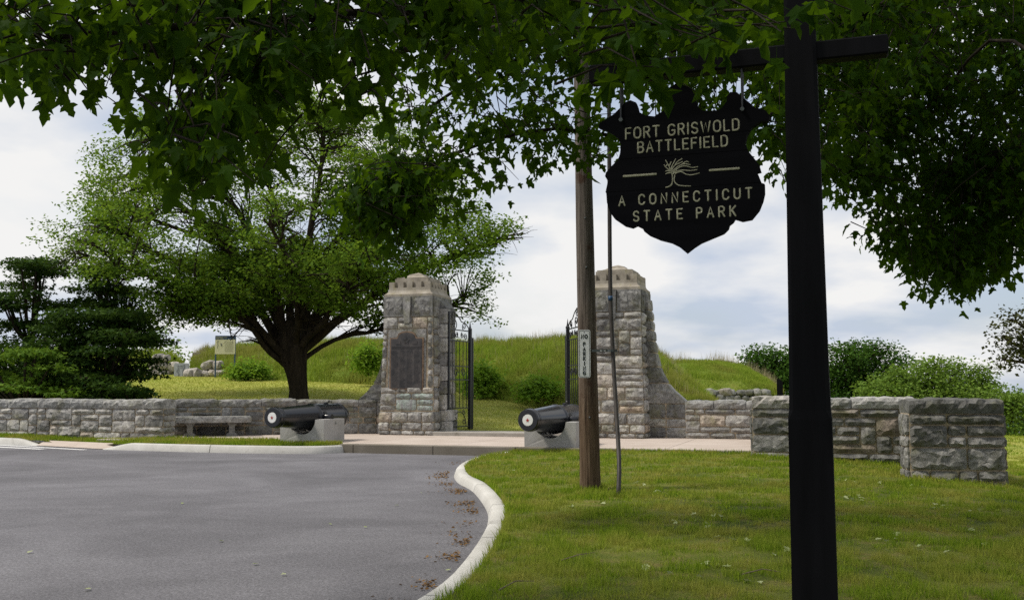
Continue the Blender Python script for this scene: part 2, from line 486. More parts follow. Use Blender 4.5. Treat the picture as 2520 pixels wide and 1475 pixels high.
M_LETTER = simple('pale_routed_lettering', (.20, .20, .14), (.33, .325, .24), 60, .8, .2, .002, .2)
M_WHITE = simple('white_paint', (.66, .66, .64), (.76, .76, .74), 20, .5, .05, .002)
M_RED = simple('red_paint', (.30, .022, .016), (.40, .035, .024), 20, .5, .05, .002)
M_SIGNWHITE = simple('sign_sheet_white', (.58, .60, .59), (.66, .68, .67), 7, .45, .03, .001, .4)
M_SIGNGREEN = simple('sign_ink_dark_green', (.006, .014, .012), (.010, .02, .017), 20, .5, .03, .001)
M_TWIG = simple('dry_twig', (.13, .10, .07), (.24, .19, .14), 30, .9, .2, .002)
M_STEEL = simple('galvanised_steel', (.05, .06, .062), (.10, .115, .118), 25, .5, .1, .002, .5, metal=.3)
M_CONDUIT = simple('grey_brown_conduit', (.030, .026, .023), (.058, .050, .044), 5, .5, .12, .002, .4)
M_BLUETAPE = simple('blue_coupling', (.02, .06, .13), (.03, .08, .17), 20, .5, .05, .001)
M_BRONZE = simple('aged_bronze', (.028, .027, .029), (.068, .060, .057), 5, .5, .3, .004, .5, metal=.2, coord='World')
M_BRONZE_F = simple('bronze_frame', (.13, .085, .055), (.22, .15, .10), 9, .6, .2, .003, .4, metal=.2)
M_BLUEPAINT = simple('blue_painted_steel', (.035, .07, .12), (.05, .09, .15), 10, .5, .1, .002)
M_NAVY = simple('navy_header', (.010, .035, .085), (.015, .045, .10), 10, .5, .05, .001)
M_CREAM = simple('cream_panel', (.50, .48, .31), (.60, .58, .40), 2.5, .5, .05, .001)
M_PRINT = simple('faded_print', (.30, .29, .19), (.36, .35, .24), 30, .7, .05, .001)
M_MARKER = simple('grey_slate_marker', (.27, .29, .33), (.36, .38, .42), 12, .7, .2, .004)
M_INK = simple('engraved_line', (.10, .11, .13), (.14, .15, .17), 20, .8, .1, .002)
M_CLOTH = simple('dark_jacket', (.02, .018, .018), (.04, .034, .032), 20, .9, .1, .002)
M_SKIN = simple('skin', (.30, .17, .12), (.38, .23, .17), 10, .6, .05, .001)
M_GREYWALL = simple('pale_cladding', (.55, .56, .56), (.65, .66, .66), .2, .7, .05, .01)
M_TEAL = simple('teal_cladding', (.10, .22, .22), (.13, .27, .26), .2, .6, .05, .01)
M_ROOFW = simple('white_roof', (.70, .70, .69), (.78, .78, .77), .1, .7, .05, .01)
M_GLASS = simple('dark_glazing', (.02, .03, .035), (.04, .055, .06), 1, .15, .02, .001, .6)
M_FARGROUND = grass_ground('far_ground', (.05, .075, .03), (.08, .10, .04), (.09, .09, .06))

# ------------------------------------------------------------------ ground heights
_cp = [(0,0,0),(1.25,16,.02),(1,24,.06),(5.5,23,.10),(8.3,21.8,-.04),(7.3,18.6,0),(9,18.6,-.16),(8,10,-.05),(-1,20,.02),(0,10,.02),
       (14,20,-.35),(14,10,-.3),(12,24,-.22),(20,40,-.25),(24,48,-1.4),(34,60,-5.5),(6,36,.40),(10,44,.5),(12,56,.9),(0,34.6,.16),(-3,40,.75),
       (2.4,42,.57),(-2.2,48,1.42),(-8,50,1.8),(-13.7,54,2.15),(-20.8,58,2.45),(-30,60,2.6),(-12,36,.55),(-11.5,42,1.15),(-20,36,.5),(-20,46,1.5),(-30,40,.9),(-5,30,.05),(3,30,.06),
       (-10,28,.04),(-17,31,.05),(0,-8,0),(10,-8,-.2),(-10,0,0),(25,5,-.6),(25,20,-.9),(-40,50,1.6),(20,70,-2.0),(0,70,2.2),(-20,75,2.6),(-45,75,2.4),(32,35,-2.0),(3,27,.07),(-30,30,.1)]
_cp = np.array(_cp, float)
def _tps(d2): return np.where(d2 > 0, .5 * d2 * np.log(np.maximum(d2, 1e-12)), 0)
_n0 = len(_cp)
_K = _tps(((_cp[:, None, :2] - _cp[None, :, :2]) ** 2).sum(-1)) + np.eye(_n0) * .5
_P = np.c_[np.ones(_n0), _cp[:, :2]]
_A = np.block([[_K, _P], [_P.T, np.zeros((3, 3))]])
_w = np.linalg.solve(_A, np.r_[_cp[:, 2], np.zeros(3)])
def gz(x, y):
    x = np.asarray(x, float); y = np.asarray(y, float)
    d2 = (x[..., None] - _cp[:, 0]) ** 2 + (y[..., None] - _cp[:, 1]) ** 2
    return _tps(d2) @ _w[:_n0] + _w[_n0] + _w[_n0+1] * x + _w[_n0+2] * y
def gz1(x, y): return float(gz(np.array([x]), np.array([y]))[0])

# road-side edge of the lawn = inner top edge of the S-shaped kerb (world x, y)
def catmull(P, step):
    P = [Vector(p) for p in P]; out = []
    for i in range(len(P) - 1):
        p0 = P[max(i-1, 0)]; p1 = P[i]; p2 = P[i+1]; p3 = P[min(i+2, len(P)-1)]
        m = max(2, int((p2 - p1).length / step))
        for k in range(m):
            t = k / m
            out.append(.5 * ((2*p1) + (p2-p0)*t + (2*p0-5*p1+4*p2-p3)*t*t + (3*p1-p0-3*p2+p3)*t**3))
    out.append(P[-1]); return out
S_CURB = catmull([(-6.5,1.2),(-4.3,2.6),(-2.6,4.0),(-1.5,5.4),(-.85,6.7),(-.54,7.67),(-.33,8.78),(-.15,10.88),(-.08,12.98),(-.15,14.61),(-.44,17.08),(-.78,18.7),(-.94,20.55),(-.83,22.56),(-.45,24.6),(.12,25.95)], .22)
_sc = np.array([[(Vector((p.x, p.y)) - GO).dot(GT), (Vector((p.x, p.y)) - GO).dot(GN)] for p in S_CURB])
_o = np.argsort(_sc[:, 1]); _sb, _sa = _sc[_o, 1], _sc[_o, 0]
def curb_a(b): return float(np.interp(b, _sb, _sa))

def grid_sheet(name, rows, mat, kind='structure'):
    """rows: list of equal-length lists of Vector"""
    n = len(rows[0]); v = [tuple(p) for r in rows for p in r]; f = []
    for i in range(len(rows) - 1):
        for j in range(n - 1):
            f.append((i*n+j, i*n+j+1, (i+1)*n+j+1, (i+1)*n+j))
    me = bpy.data.meshes.new(name); me.from_pydata(v, [], f); me.update()
    for p in me.polygons: p.use_smooth = True
    me.materials.append(mat)
    if me.polygons[0].normal.z < 0: me.flip_normals()
    o = link(name, me); tag(o, kind=kind)
    return o
def frange(a, b, s):
    n = max(1, int(round(abs(b - a) / s))); return [a + (b - a) * i / n for i in range(n + 1)]

# front lawn, from the kerb to the right
rows = []
for b in frange(5.3, 40, .33):
    ca = curb_a(b) - .03
    aa = [ca + (10 - ca) * i / 24 for i in range(25)] + frange(10.5, 42, 1.5)
    r = []
    for a in aa:
        p = L(a, b); z = gz1(p.x, p.y)
        if a < ca + .5: z = min(z, .03) if b > 8.0 else z
        r.append(Vector((p.x, p.y, z)))
    rows.append(r)
lawn = grid_sheet('lawn', rows, M_LAWN)
# ground behind the walls
rows = []
aa = frange(-60, -16, 2.0)[:-1] + frange(-16, 10, .6) + frange(10.5, 42, 1.5)
for b in frange(5.3, -46, .8):
    rows.append([Vector((*L(a, b).xy, (gz1(*L(a, b).xy) if not (b > -.7 and -11.6 < a < 8.6) else min(gz1(*L(a, b).xy), .0)) - (.35 if (b > 2.6 and a < 8.6) else 0))) for a in aa])
ground = grid_sheet('ground', rows, M_SLOPE)
fg = MB(); fg.add([(-3000, 62, -22), (3000, 62, -22), (9000, 9000, -22), (-9000, 9000, -22)], [(0, 1, 2, 3)])
tag(fg.build('terrain', M_FARGROUND), kind='structure')
# road
rd = MB(); rd.add([(-60, -30, Z_ROAD), (12, -30, Z_ROAD), (12, 27.5, Z_ROAD), (-60, 52, Z_ROAD)], [(0, 1, 2, 3)])
rv = []
rows = []
for b in frange(6.7, 40, 2.2):
    rows.append([L(a, b, Z_ROAD + .015 * math.sin(a * .21 + b * .17)) if b > 9 else L(a, b, Z_ROAD) for a in frange(-50, min(8.6, curb_a(b) + .12), 2.0) ] )
mn = min(len(r) for r in rows)
rows2 = []
for b in frange(6.7, 44, 1.1):
    e = curb_a(b) - .06 if b > 7 else 3.0
    rows2.append([L(-60 + (e + 60) * (1 - (1 - i / 40) ** 1.6), b, Z_ROAD) for i in range(41)])
road = grid_sheet('road', rows2, M_ASPH)

# ------------------------------------------------------------------ stones
def stone(parent, M, x0, x1, z0, z1, depth=.16, bulge=.05, mat=None, nx=4, nz=3, xl=None, xr=None, name='stone', edge=.012, top_rough=0.0, ztop=None, margin=0.0, both=False):
    """rock-faced block: back on y=0 plane, face towards -y; xl/xr may be functions of z"""
    sx, sz = random.uniform(0, 99), random.uniform(0, 99)
    xl = xl or (lambda z: x0); xr = xr or (lambda z: x1)
    V = []; Fc = []
    us = [i / nx for i in range(nx + 1)]; vs = [j / nz for j in range(nz + 1)]
    if margin:
        us = [0, margin / max(x1 - x0, .01)] + [margin / max(x1-x0, .01) + (1 - 2*margin/max(x1-x0, .01)) * i / (nx-1) for i in range(1, nx-1)] + [1 - margin / max(x1-x0, .01), 1]
        vs = [0, margin / (z1 - z0)] + [margin/(z1-z0) + (1 - 2*margin/(z1-z0)) * j / (nz-1) for j in range(1, nz-1)] + [1 - margin/(z1-z0), 1]
    NU, NV = len(us), len(vs)
    jit = min(x1 - x0, z1 - z0) * .10
    tilt = random.uniform(-.3, .3), random.uniform(-.35, .25)
    pk = random.uniform(.3, .7), random.uniform(.3, .7)
    for j, v in enumerate(vs):
        z = z0 + (z1 - z0) * v
        for i, u in enumerate(us):
            x = xl(z) + (xr(z) - xl(z)) * u
            ed = i in (0, NU-1) or j in (0, NV-1)
            zz = z
            if margin and (i in (1, NU-2) or j in (1, NV-2)) and not ed:
                y = -depth
            elif ed:
                y = -depth + random.uniform(-edge, edge) * (0 if margin else 1)
            else:
                nn = noise.noise(Vector((x * 5.5 + sx, sz, z * 6.5))) + .6 * noise.noise(Vector((x * 13 + sx, sz + 7, z * 15)))
                d = max(abs(u - pk[0]), abs(v - pk[1]))
                y = -depth - bulge * (.75 - .55 * d + nn * .65 + tilt[0] * (u - .5) + tilt[1] * (v - .5))
                x += random.uniform(-jit, jit); zz += random.uniform(-jit, jit)
            if ed and not margin:
                if i not in (0, NU-1): x += random.uniform(-jit, jit) * .7
                if i in (0, NU-1): x += random.uniform(-.010, .010)
                if j == NV-1:
                    zz += (random.uniform(-1, 1) * top_rough + (ztop(u) if ztop else 0)) if top_rough or ztop else random.uniform(-.006, .006)
                if i in (0, NU-1) and j in (0, NV-1):
                    x += (.012 if i == 0 else -.012) ; zz += (.012 if j == 0 else -.012)
            V.append((x, y, zz))
    for j in range(NV - 1):
        for i in range(NU - 1):
            a = j * NU + i
            if (i + j) % 2: Fc += [(a, a+1, a+NU+1), (a, a+NU+1, a+NU)]
            else: Fc += [(a, a+1, a+NU), (a+1, a+NU+1, a+NU)]
    ring = [i for i in range(NU)] + [j * NU + NU - 1 for j in range(1, NV)] + [(NV-1) * NU + i for i in range(NU-2, -1, -1)] + [j * NU for j in range(NV-2, 0, -1)]
    k = len(V)
    for r in ring:
        x, y, z = V[r]; V.append((x, 0.02, z))
    m = len(ring)
    for q in range(m):
        w = (q + 1) % m
        Fc.append((ring[w], ring[q], k + q, k + w))
    Fc.append(tuple(k + q for q in range(m)))
    me = bpy.data.meshes.new(name)
    me.from_pydata([tuple(M @ Vector(p)) for p in V], [], Fc); me.update()
    me.materials.append(mat or M_STONE)
    o = link(name, me, parent)
    return o

def ashlar(Wd, Ht, uw, uh, wmax=5, hmax=2, wmin=2, block=None):
    """random ashlar: list of (x0,x1,z0,z1) covering Wd x Ht; block = list of rects left free"""
    nx = max(1, round(Wd / uw)); nz = max(1, round(Ht / uh))
    uw = Wd / nx; uh = Ht / nz
    G = [[0] * nx for _ in range(nz)]
    if block:
        for (bx0, bx1, bz0, bz1) in block:
            for j in range(nz):
                for i in range(nx):
                    if bx0 - .01 < (i + .5) * uw < bx1 + .01 and bz0 - .01 < (j + .5) * uh < bz1 + .01: G[j][i] = 1
    out = []
    for j in range(nz):
        for i in range(nx):
            if G[j][i]: continue
            free = 0
            while i + free < nx and not G[j][i + free]: free += 1
            w = random.randint(wmin, wmax)
            if free - w < wmin: w = free if free <= wmax + 1 else free - wmin
            w = max(1, min(w, free))
            h = random.choice([1] * 3 + [2] * 3 + ([3] if hmax > 2 else []))
            if w <= 2: h = max(h, random.choice([1, 2]))
            h = min(h, hmax)
            hh = 1
            while hh < h and j + hh < nz and all(not G[j + hh][i + q] for q in range(w)): hh += 1
            for q in range(hh):
                for r in range(w): G[j + q][i + r] = 1
            out.append((i * uw, (i + w) * uw, j * uh, (j + hh) * uh))
    return out
GAP = .016
def face_stones(parent, M, Wd, z0, z1, uw=.15, uh=.17, mat=None, depth=.03, bulge=.06, fine=1.0, wmax=5, hmax=2, block=None, x_off=0.0, res=1):
    for (a, b, c, d) in ashlar(Wd, z1 - z0, uw, uh, wmax, hmax, block=block):
        nx = max(3, int((b - a) / .13 * res)); nz = max(2, int((d - c) / .11 * res))
        stone(parent, M, x_off + a + GAP, x_off + b - GAP, z0 + c + GAP, z0 + d - GAP, depth, bulge * random.uniform(.7, 1.6), mat, min(nx, 9), min(nz, 6))

def rz_m(ang, loc=(0, 0, 0)):
    return Matrix.Translation(Vector(loc)) @ Matrix.Rotation(ang, 4, 'Z')

def wall(label, P, Q, z0, ztop, thick=.55, uw=.15, uh=.17, mat=None, cope=.24, copemat=None, group=None, ends=(True, True), cope_w=1.1, res=1, cat='wall', zdrop=0.0, name='stone_wall', bulge=.06):
    P = Vector(P[:2]); Q = Vector(Q[:2]); Ln = (Q - P).length
    ang = math.atan2(Q.y - P.y, Q.x - P.x)
    t = empty(name, (P.x, P.y, z0 - zdrop), ang, label, cat, group)
    H = ztop - z0 + zdrop; hb = H - cope
    I = Matrix.Identity(4)
    m = MB(); m.box(.01, Ln - .01, .004, thick - .004, 0, H - cope + .012); m.build('mortar_core', M_MORTAR, t)
    face_stones(t, I, Ln, 0, hb, uw, uh, mat, .03, bulge, wmax=6, res=res)
    if ends[0]: face_stones(t, rz_m(-PI/2, (0, thick, 0)), thick, 0, hb, uw, uh, mat, .03, .03, wmax=4, res=res)
    if ends[1]: face_stones(t, rz_m(PI/2, (Ln, 0, 0)), thick, 0, hb, uw, uh, mat, .03, .03, wmax=4, res=res)
    face_stones(t, rz_m(PI, (Ln, thick, 0)), Ln, 0, hb, uw * 1.8, uh * 1.6, mat, .03, .04, wmax=6)
    x = 0
    while x < Ln - .05:
        w = random.uniform(.75, 1.35) * cope_w
        if Ln - x - w < .5: w = Ln - x
        coping(t, x + .008, min(x + w, Ln) - .008, thick, hb + .006, H, copemat or M_COPE, x < .01, x + w >= Ln - .01, res)
        x += w
    return t
def coping(t, x0, x1, thick, z0, z1, mat, endl, endr, res=1):
    """rough coping block overhanging both faces, hammered top"""
    nx = max(4, int((x1 - x0) / .14 * res)); V = []; Fc = []
    prof = [(-.055, 0), (-.085, .32), (-.095, .62), (-.05, .90), (thick * .3, 1.0), (thick * .7, 1.0), (thick + .05, .90), (thick + .09, .5), (thick + .055, 0)]
    h = z1 - z0; sx = random.uniform(0, 90); dz = random.uniform(-.02, .02); m = len(prof)
    for i in range(nx + 1):
        u = i / nx; x = x0 + (x1 - x0) * u
        pinch = 1 - .5 * (abs(2 * u - 1) ** 8)
        for k, (py, pz) in enumerate(prof):
            nn = noise.noise(Vector((x * 6 + sx, k * 1.7, 3))) + .6 * noise.noise(Vector((x * 14 + sx, k * 3.1, 8)))
            edge = k in (0, m - 1)
            yy = py + (0 if edge else .05 * nn * (-1 if py < thick / 2 else 1))
            if py < 0: yy = yy * pinch
            zz = z0 + h * pz + (0 if edge else (dz + .026 * nn - .02 * abs(2 * u - 1) ** 10))
            xx = x + (random.uniform(-.02, .02) if 0 < i < nx else (.01 * nn))
            V.append((xx, yy, zz))
    for i in range(nx):
        for k in range(m):
            k2 = (k + 1) % m; a, b, c, d = i*m+k, i*m+k2, (i+1)*m+k2, (i+1)*m+k
            Fc += [(a, d, c), (a, c, b)] if k != m - 1 else [(a, d, c, b)]
    Fc.append(tuple(range(m))); Fc.append(tuple(nx*m + k for k in range(m))[::-1])
    me = bpy.data.meshes.new('coping_stone'); me.from_pydata(V, [], Fc); me.update(); me.materials.append(mat)
    return link('coping_stone', me, t)

# ------------------------------------------------------------------ terrace, kerbs, road marks
ter = empty('terrace', L(0, 0, 0)); ter.rotation_euler = (0, 0, -AL); tag(ter, kind='structure')
# local terrace frame: x = a, y = -b
m = MB(); m.box(-11.2, 8.35, -6.45, 1.3, -.5, Z_TER - .012); m.build('terrace_bed', M_STEP, ter)
xs = [-11.2, -8.3, -5.4, -2.55, .35, 3.25, 6.1, 8.35]; ys = [-6.44, -4.3, -2.1, 1.3]
for i in range(len(xs) - 1):
    for j in range(len(ys) - 1):
        m = MB(); m.bbox(xs[i] + .006, xs[i+1] - .006, ys[j] + .006, ys[j+1] - .006, -.05, Z_TER + random.uniform(-.002, .002), .006)
        m.build('paving_slab', M_TER, ter)
x = -2.75
for w in (.42, 2.35, 2.3, 2.35, 2.25, 1.4):                     # granite edging along the front of the terrace
    m = MB(); m.bbox(x + .006, x + w - .006, -6.85, -6.446, -.5, Z_TER + .012, .014); m.build('edging_stone', M_EDGE, ter); x += w
m = MB(); m.bbox(-2.62, 2.75, -1.02, .3, Z_TER - .06, Z_TER + .125, .015)
sill = m.build('gate_step', M_STEP, ter)

def kerb_run(name, path, w_top, h0, h1, seg_len, mat=M_KERB, ramp0=False, ramp1=False, face=.045, left=True):
    """path = inner (lawn side) top edge; the road lies to the left of travel"""
    root = empty(name); tag(root, kind='structure')
    path = [Vector((p[0], p[1])) for p in path]
    n = len(path); nor = []
    for i in range(n):
        d = path[min(i+1, n-1)] - path[max(i-1, 0)]; d.normalize(); nor.append(Vector((-d.y, d.x)) * (1 if left else -1))
    dist = [0]
    for i in range(1, n): dist.append(dist[-1] + (path[i] - path[i-1]).length)
    tot = dist[-1]; nseg = max(1, round(tot / seg_len))
    def samp(s):
        for i in range(1, n):
            if dist[i] >= s - 1e-9:
                f = (s - dist[i-1]) / max(dist[i] - dist[i-1], 1e-9)
                return path[i-1].lerp(path[i], f), nor[i-1].lerp(nor[i], f).normalized()
        return path[-1], nor[-1]
    for q in range(nseg):
        s0 = tot * q / nseg + .013; s1 = tot * (q + 1) / nseg - .013
        kk = max(3, int((s1 - s0) / .25)); V = []; Fc = []
        for i in range(kk + 1):
            s = s0 + (s1 - s0) * i / kk; p, nn = samp(s)
            top = h1 + .006 * noise.noise(Vector((s * .7, 3, 1)))
            if ramp0: top = h0 + .012 + (top - h0 - .012) * min(1, s / .95)
            if ramp1: top = h0 + .012 + (top - h0 - .012) * min(1, (tot - s) / .95)
            pr = [(-.0, -.35), (-.0, top - .012), (.014, top), (w_top - .03, top), (w_top, top - .03), (w_top + face, h0 - .02), (w_top + face, -.35)]
            for o_, z in pr: V.append((p.x + nn.x * o_, p.y + nn.y * o_, z))
        m7 = 7
        for i in range(kk):
            for k in range(m7):
                k2 = (k + 1) % m7; Fc.append((i*m7+k, i*m7+k2, (i+1)*m7+k2, (i+1)*m7+k))
        Fc.append(tuple(range(m7))[::-1]); Fc.append(tuple(kk*m7+k for k in range(m7)))
        me = bpy.data.meshes.new('kerb_stone'); me.from_pydata(V, [], Fc); me.update(); me.materials.append(mat)
        for p_ in me.polygons: p_.use_smooth = True
        if hasattr(me, 'set_sharp_from_angle'): me.set_sharp_from_angle(angle=math.radians(50))
        link('kerb_stone', me, root)
    return root
kerb_run('kerb', S_CURB, .195, Z_ROAD, .035, 3.05)
kl = catmull([L(-9.95, 7.45).xy, L(-9.0, 7.5).xy, L(-6.3, 7.68).xy, L(-4.2, 7.55).xy, L(-3.1, 7.2).xy, L(-2.78, 6.62).xy], .25)
kerb_run('kerb', kl, .2, Z_ROAD, .10, 3.3, ramp0=True, left=False)
kl2 = catmull([L(-34, 2.9).xy, L(-22, 5.0).xy, L(-16, 6.0).xy, L(-13.2, 6.45).xy], .4)
kerb_run('kerb', kl2, .2, Z_ROAD, .10, 3.3, ramp1=True, left=False)
# grass verge between those kerbs and the wall
rows = []
for k in range(41):
    a = -26 + (26 - 2.85) * k / 40
    bf = 7.42 if a > -9.9 else 6.45 - (-13.2 - a) * .16 if a < -13.2 else 6.42 + (a + 13.2) * .22
    if a > -4.0: bf = 7.42 - (a + 4.0) * .62
    if a > -5.2: z0_, bb = .095, max(5.2 if a < -3.6 else 6.4, 5.2)
    else: z0_, bb = .09, 5.25
    rows.append([L(a, bf + (bb - bf) * j / 8, (.09 if (a > -9.0 or a < -14) else .0 if -12.8 < a < -10.2 else .05) + (.02 if j in (2, 3, 4) else 0) + (.10 * j / 8 if a < -9 else .035 * j / 8)) for j in range(9)])
verge = grid_sheet('verge', rows, M_LAWN)
m = MB(); pts = [L(-13.25, 6.67, Z_ROAD + .015), L(-9.8, 7.66, Z_ROAD + .015), L(-9.75, 7.1, .05), L(-13.2, 6.3, .05)]
m.add([tuple(p) for p in pts], [(0, 1, 2, 3)]); tag(m.build('pavement', M_TER), kind='structure')
road_marks = []
for k, (p, q, w) in enumerate([((-15.9, 6.35), (-10.3, 7.95), .2), ((-16.2, 7.0), (-11.7, 8.05), .26), ((-17.0, 7.75), (-14.0, 8.4), .26)]):
    A_ = L(*p); B_ = L(*q); d = (B_ - A_).normalized(); nn = Vector((-d.y, d.x, 0)) * w / 2
    m = MB(); m.add([(A_ + nn).to_tuple()[:2] + (Z_ROAD + .004,), (A_ - nn).to_tuple()[:2] + (Z_ROAD + .004,), (B_ - nn).to_tuple()[:2] + (Z_ROAD + .004,), (B_ + nn).to_tuple()[:2] + (Z_ROAD + .004,)], [(0, 1, 2, 3)])
    tag(m.build('crossing_line', M_PAINT), kind='structure')

# ------------------------------------------------------------------ gate pillars
def square_loft(m, rings, cx=0, cy=0):
    V = []; Fc = []
    for h, z in rings:
        V += [(cx-h, cy-h, z), (cx+h, cy-h, z), (cx+h, cy+h, z), (cx-h, cy+h, z)]
    for i in range(len(rings) - 1):
        for k in range(4):
            Fc.append((i*4+k, i*4+(k+1) % 4, (i+1)*4+(k+1) % 4, (i+1)*4+k))
    Fc.append((3, 2, 1, 0)); q = (len(rings)-1)*4; Fc.append((q, q+1, q+2, q+3))
    m.add(V, Fc)
def pillar(a, side, label, plaque):
    """side = +1: the flared wing lies to the right, -1: to the left"""
    t = empty('gate_pillar', L(a, 0, Z_TER), -AL, label, 'gate pillar', 'stone gate pillars')
    h = .86
    def hw(z): return h + .09 * (1 - min(z, 4.0) / 4.0)          # batter
    zc = 4.66                                                    # underside of the carved cap, above the terrace
    m = MB(); square_loft(m, [(h + .10, 0), (h + .10, .7), (h + .08, .74), (h - .005, 3.95), (h - .02, zc)]); m.build('mortar_core', M_MORTAR, t)
    faces = [(rz_m(0), 'f'), (rz_m(PI/2), 'r'), (rz_m(-PI/2), 'l'), (rz_m(PI), 'b')]
    # plinth: two courses and a weathered top course
    for M0, f in faces:
        hp = h + .14
        Mf = M0 @ Matrix.Translation((-hp, -(h + .04), 0))
        wid = 2 * hp
        inset = 0 if f in 'fb' else .13
        for z0, z1, n_ in ((0, .16, 5), (.16, .43, 4), (.43, .76, 4)):
            cuts = sorted([0] + [min(max((k + random.uniform(-.3, .3)) / n_, .08), .92) for k in range(1, n_)] + [1])
            for q in range(n_):
                xa = inset + (wid - 2 * inset) * cuts[q]; xb = inset + (wid - 2 * inset) * cuts[q+1]
                o = stone(t, Mf, xa + GAP, xb - GAP, z0 + GAP, z1 - GAP, .10, .075, M_STONE, 6, 4)
        if f == 'f':
            pass
        m = MB(); m.add([(-hp + .03, -hp + .03, .745), (hp - .03, -hp + .03, .745), (h - .02, -h + .02, .83), (-h + .02, -h + .02, .83)], [(0, 1, 2, 3)], M0)
        m.build('plinth_slope', M_COPE, t)
    # shaft
    zs0, zs1 = .80, 3.93
    for M0, f in faces:
        wid = 2 * (h + .03)
        blocks = None
        inset = 0 if f in 'fb' else .12
        pw, pz0, pz1 = .61, .80 + .72, .80 + 2.62
        for (x0, x1, c, d) in ashlar(wid - 2 * inset, zs1 - zs0, .172, .195, 4, 2, block=[(wid/2 - pw - .03, wid/2 + pw + .03, .72, 2.66)] if (plaque and f == 'f') else None):
            zm = zs0 + (c + d) / 2
            k = hw(zm) - h
            x0 += inset; x1 += inset
            def xf(x): return (x - wid / 2) * (1 + k / (wid / 2)) + wid / 2
            Mf = M0 @ Matrix.Translation((-wid/2, -(h - .02 + k), 0))
            mat = M_STONE_V if (plaque and f == 'f' and d < .78 and .3 < x0 < 1.35) else M_STONE
            stone(t, Mf, xf(x0) + GAP, xf(x1) - GAP, zs0 + c + GAP, zs0 + d - GAP, .055, .075 * random.uniform(.7, 1.5), mat, max(4, int((x1-x0)/.11)), max(3, int((d-c)/.09)))
    if plaque:                                                    # the bed the plaque stands on
        m = MB(); m.box(-.69, .69, -h - .062, -h + .2, 1.47, 3.52); m.build('plaque_bed', M_STONE, t)
    # frieze: drafted margins, keystone in front
    z0, z1 = 3.95, 4.63
    for M0, f in faces:
        hf = h + .035
        ins = 0 if f in 'fb' else .16
        Mf = M0 @ Matrix.Translation((-hf, -(h - .03), 0))
        cuts = (ins, hf - .14, hf + .14, 2 * hf - ins) if f == 'f' else (ins, hf, hf, 2 * hf - ins)
        for xa, xb in ((cuts[0], cuts[1]), (cuts[2], cuts[3])):
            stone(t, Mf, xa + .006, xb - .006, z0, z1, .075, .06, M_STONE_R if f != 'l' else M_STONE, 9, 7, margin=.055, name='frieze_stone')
        if f == 'f':
            m = MB(); m.prism([(-.13, z1 + .0), (-.10, z0 - .23), (.10, z0 - .23), (.13, z1)], -h - .13, -h + .1, M0); m.build('keystone', M_STONE_R, t)
    # carved cap with battlements
    m = MB()
    H0 = zc
    square_loft(m, [(h + .02, H0 - .03), (h + .02, H0 + .05), (h - .02, H0 + .075), (h - .075, H0 + .13), (h - .10, H0 + .19), (h - .105, H0 + .285)])
    hc = h - .105
    zt = H0 + .475
    square_loft(m, [(hc - .15, H0 + .28), (hc - .15, H0 + .60), (hc - .19, H0 + .605), (hc - .19, H0 + .645), (hc - .29, H0 + .652), (hc - .40, H0 + .69), (hc - .50, H0 + .75), (hc - .505, H0 + .78), (hc - .53, H0 + .784), (hc - .745, H0 + .86)])
    for M0, f in faces:
        nn = 4 if f in 'fb' else 5
        sp = 2 * hc / (nn + .62) ; mw = sp * .6
        lst = []
        for k in range(nn + 1):
            xa = -hc + k * sp; xb = xa + mw if 0 < k < nn else (xa + mw if k == 0 else hc)
            if f in 'rl':
                if k == 0: xa = -hc + .10
                if k == nn: xb = hc - .10
            if xb - xa < .03: continue
            m.add([(xa, -hc, H0 + .285), (xb, -hc, H0 + .285), (xb, -hc + .155, H0 + .285), (xa, -hc + .155, H0 + .285), (xa, -hc, zt), (xb, -hc, zt), (xb, -hc + .155, zt + .015), (xa, -hc + .155, zt + .015)],
                  [(0, 3, 2, 1), (4, 5, 6, 7), (0, 1, 5, 4), (1, 2, 6, 5), (3, 0, 4, 7)], M0)
    m.build('cap', M_CAP, t)
    # jamb on the gate side
    hj = h + .02
    for (z0, z1) in [(0, .45), (.45, .83), (.83, 1.35), (1.35, 1.78), (1.78, 2.3), (2.3, 2.75), (2.75, 3.25), (3.25, 3.72), (3.72, 4.25)]:
        x_out = .42 if z1 < .9 else .33
        for (y0, y1) in ((-.36, .08), (.08, .5)):
            m = MB()
            xa, xb = (h - .2, h + x_out) if side < 0 else (-h - x_out, -h + .2)
            m.bbox(xa, xb, y0 + .006, y1 - .006, z0 + .008, z1 - .006, .022)
            for i_, p in enumerate(m.v):
                m.v[i_] = (p[0] + random.uniform(-.012, .012), p[1] + random.uniform(-.012, .012), p[2] + random.uniform(-.004, .004))
            m.build('jamb_stone', M_STONE, t)
    m = MB(); xa, xb = (h - .2, h + .33) if side < 0 else (-h - .33, -h + .2)
    m.add([(xa, -.36, 4.25), (xb, -.36, 4.25), (xb, .5, 4.25), (xa, .5, 4.25), (xa, -.26, 4.62), (h * .98 if side < 0 else xb + 0, -.26, 4.62), (xb if side > 0 else h * .98, .4, 4.62), (xa, .4, 4.62)] if side < 0 else
          [(xa, -.36, 4.25), (xb, -.36, 4.25), (xb, .5, 4.25), (xa, .5, 4.25), (-h * .98, -.26, 4.62), (xb, -.26, 4.62), (xb, .4, 4.62), (-h * .98, .4, 4.62)],
          [(0, 3, 2, 1), (4, 5, 6, 7), (0, 1, 5, 4), (1, 2, 6, 5), (2, 3, 7, 6), (3, 0, 4, 7)])
    m.build('jamb_cap', M_STONE_R, t)
    # flared wing on the outer side
    zk = [0, .2, .9, 1.12, 1.16, 1.45, 1.76, 2.05, 2.40, 2.9, 3.4, 3.9, 4.35]
    xk = [1.30, 1.30, 1.30, 1.30, 1.22, .86, .62, .46, .36, .28, .22, .17, .12]
    def ext(z): return h + .06 + float(np.interp(z, zk, xk))
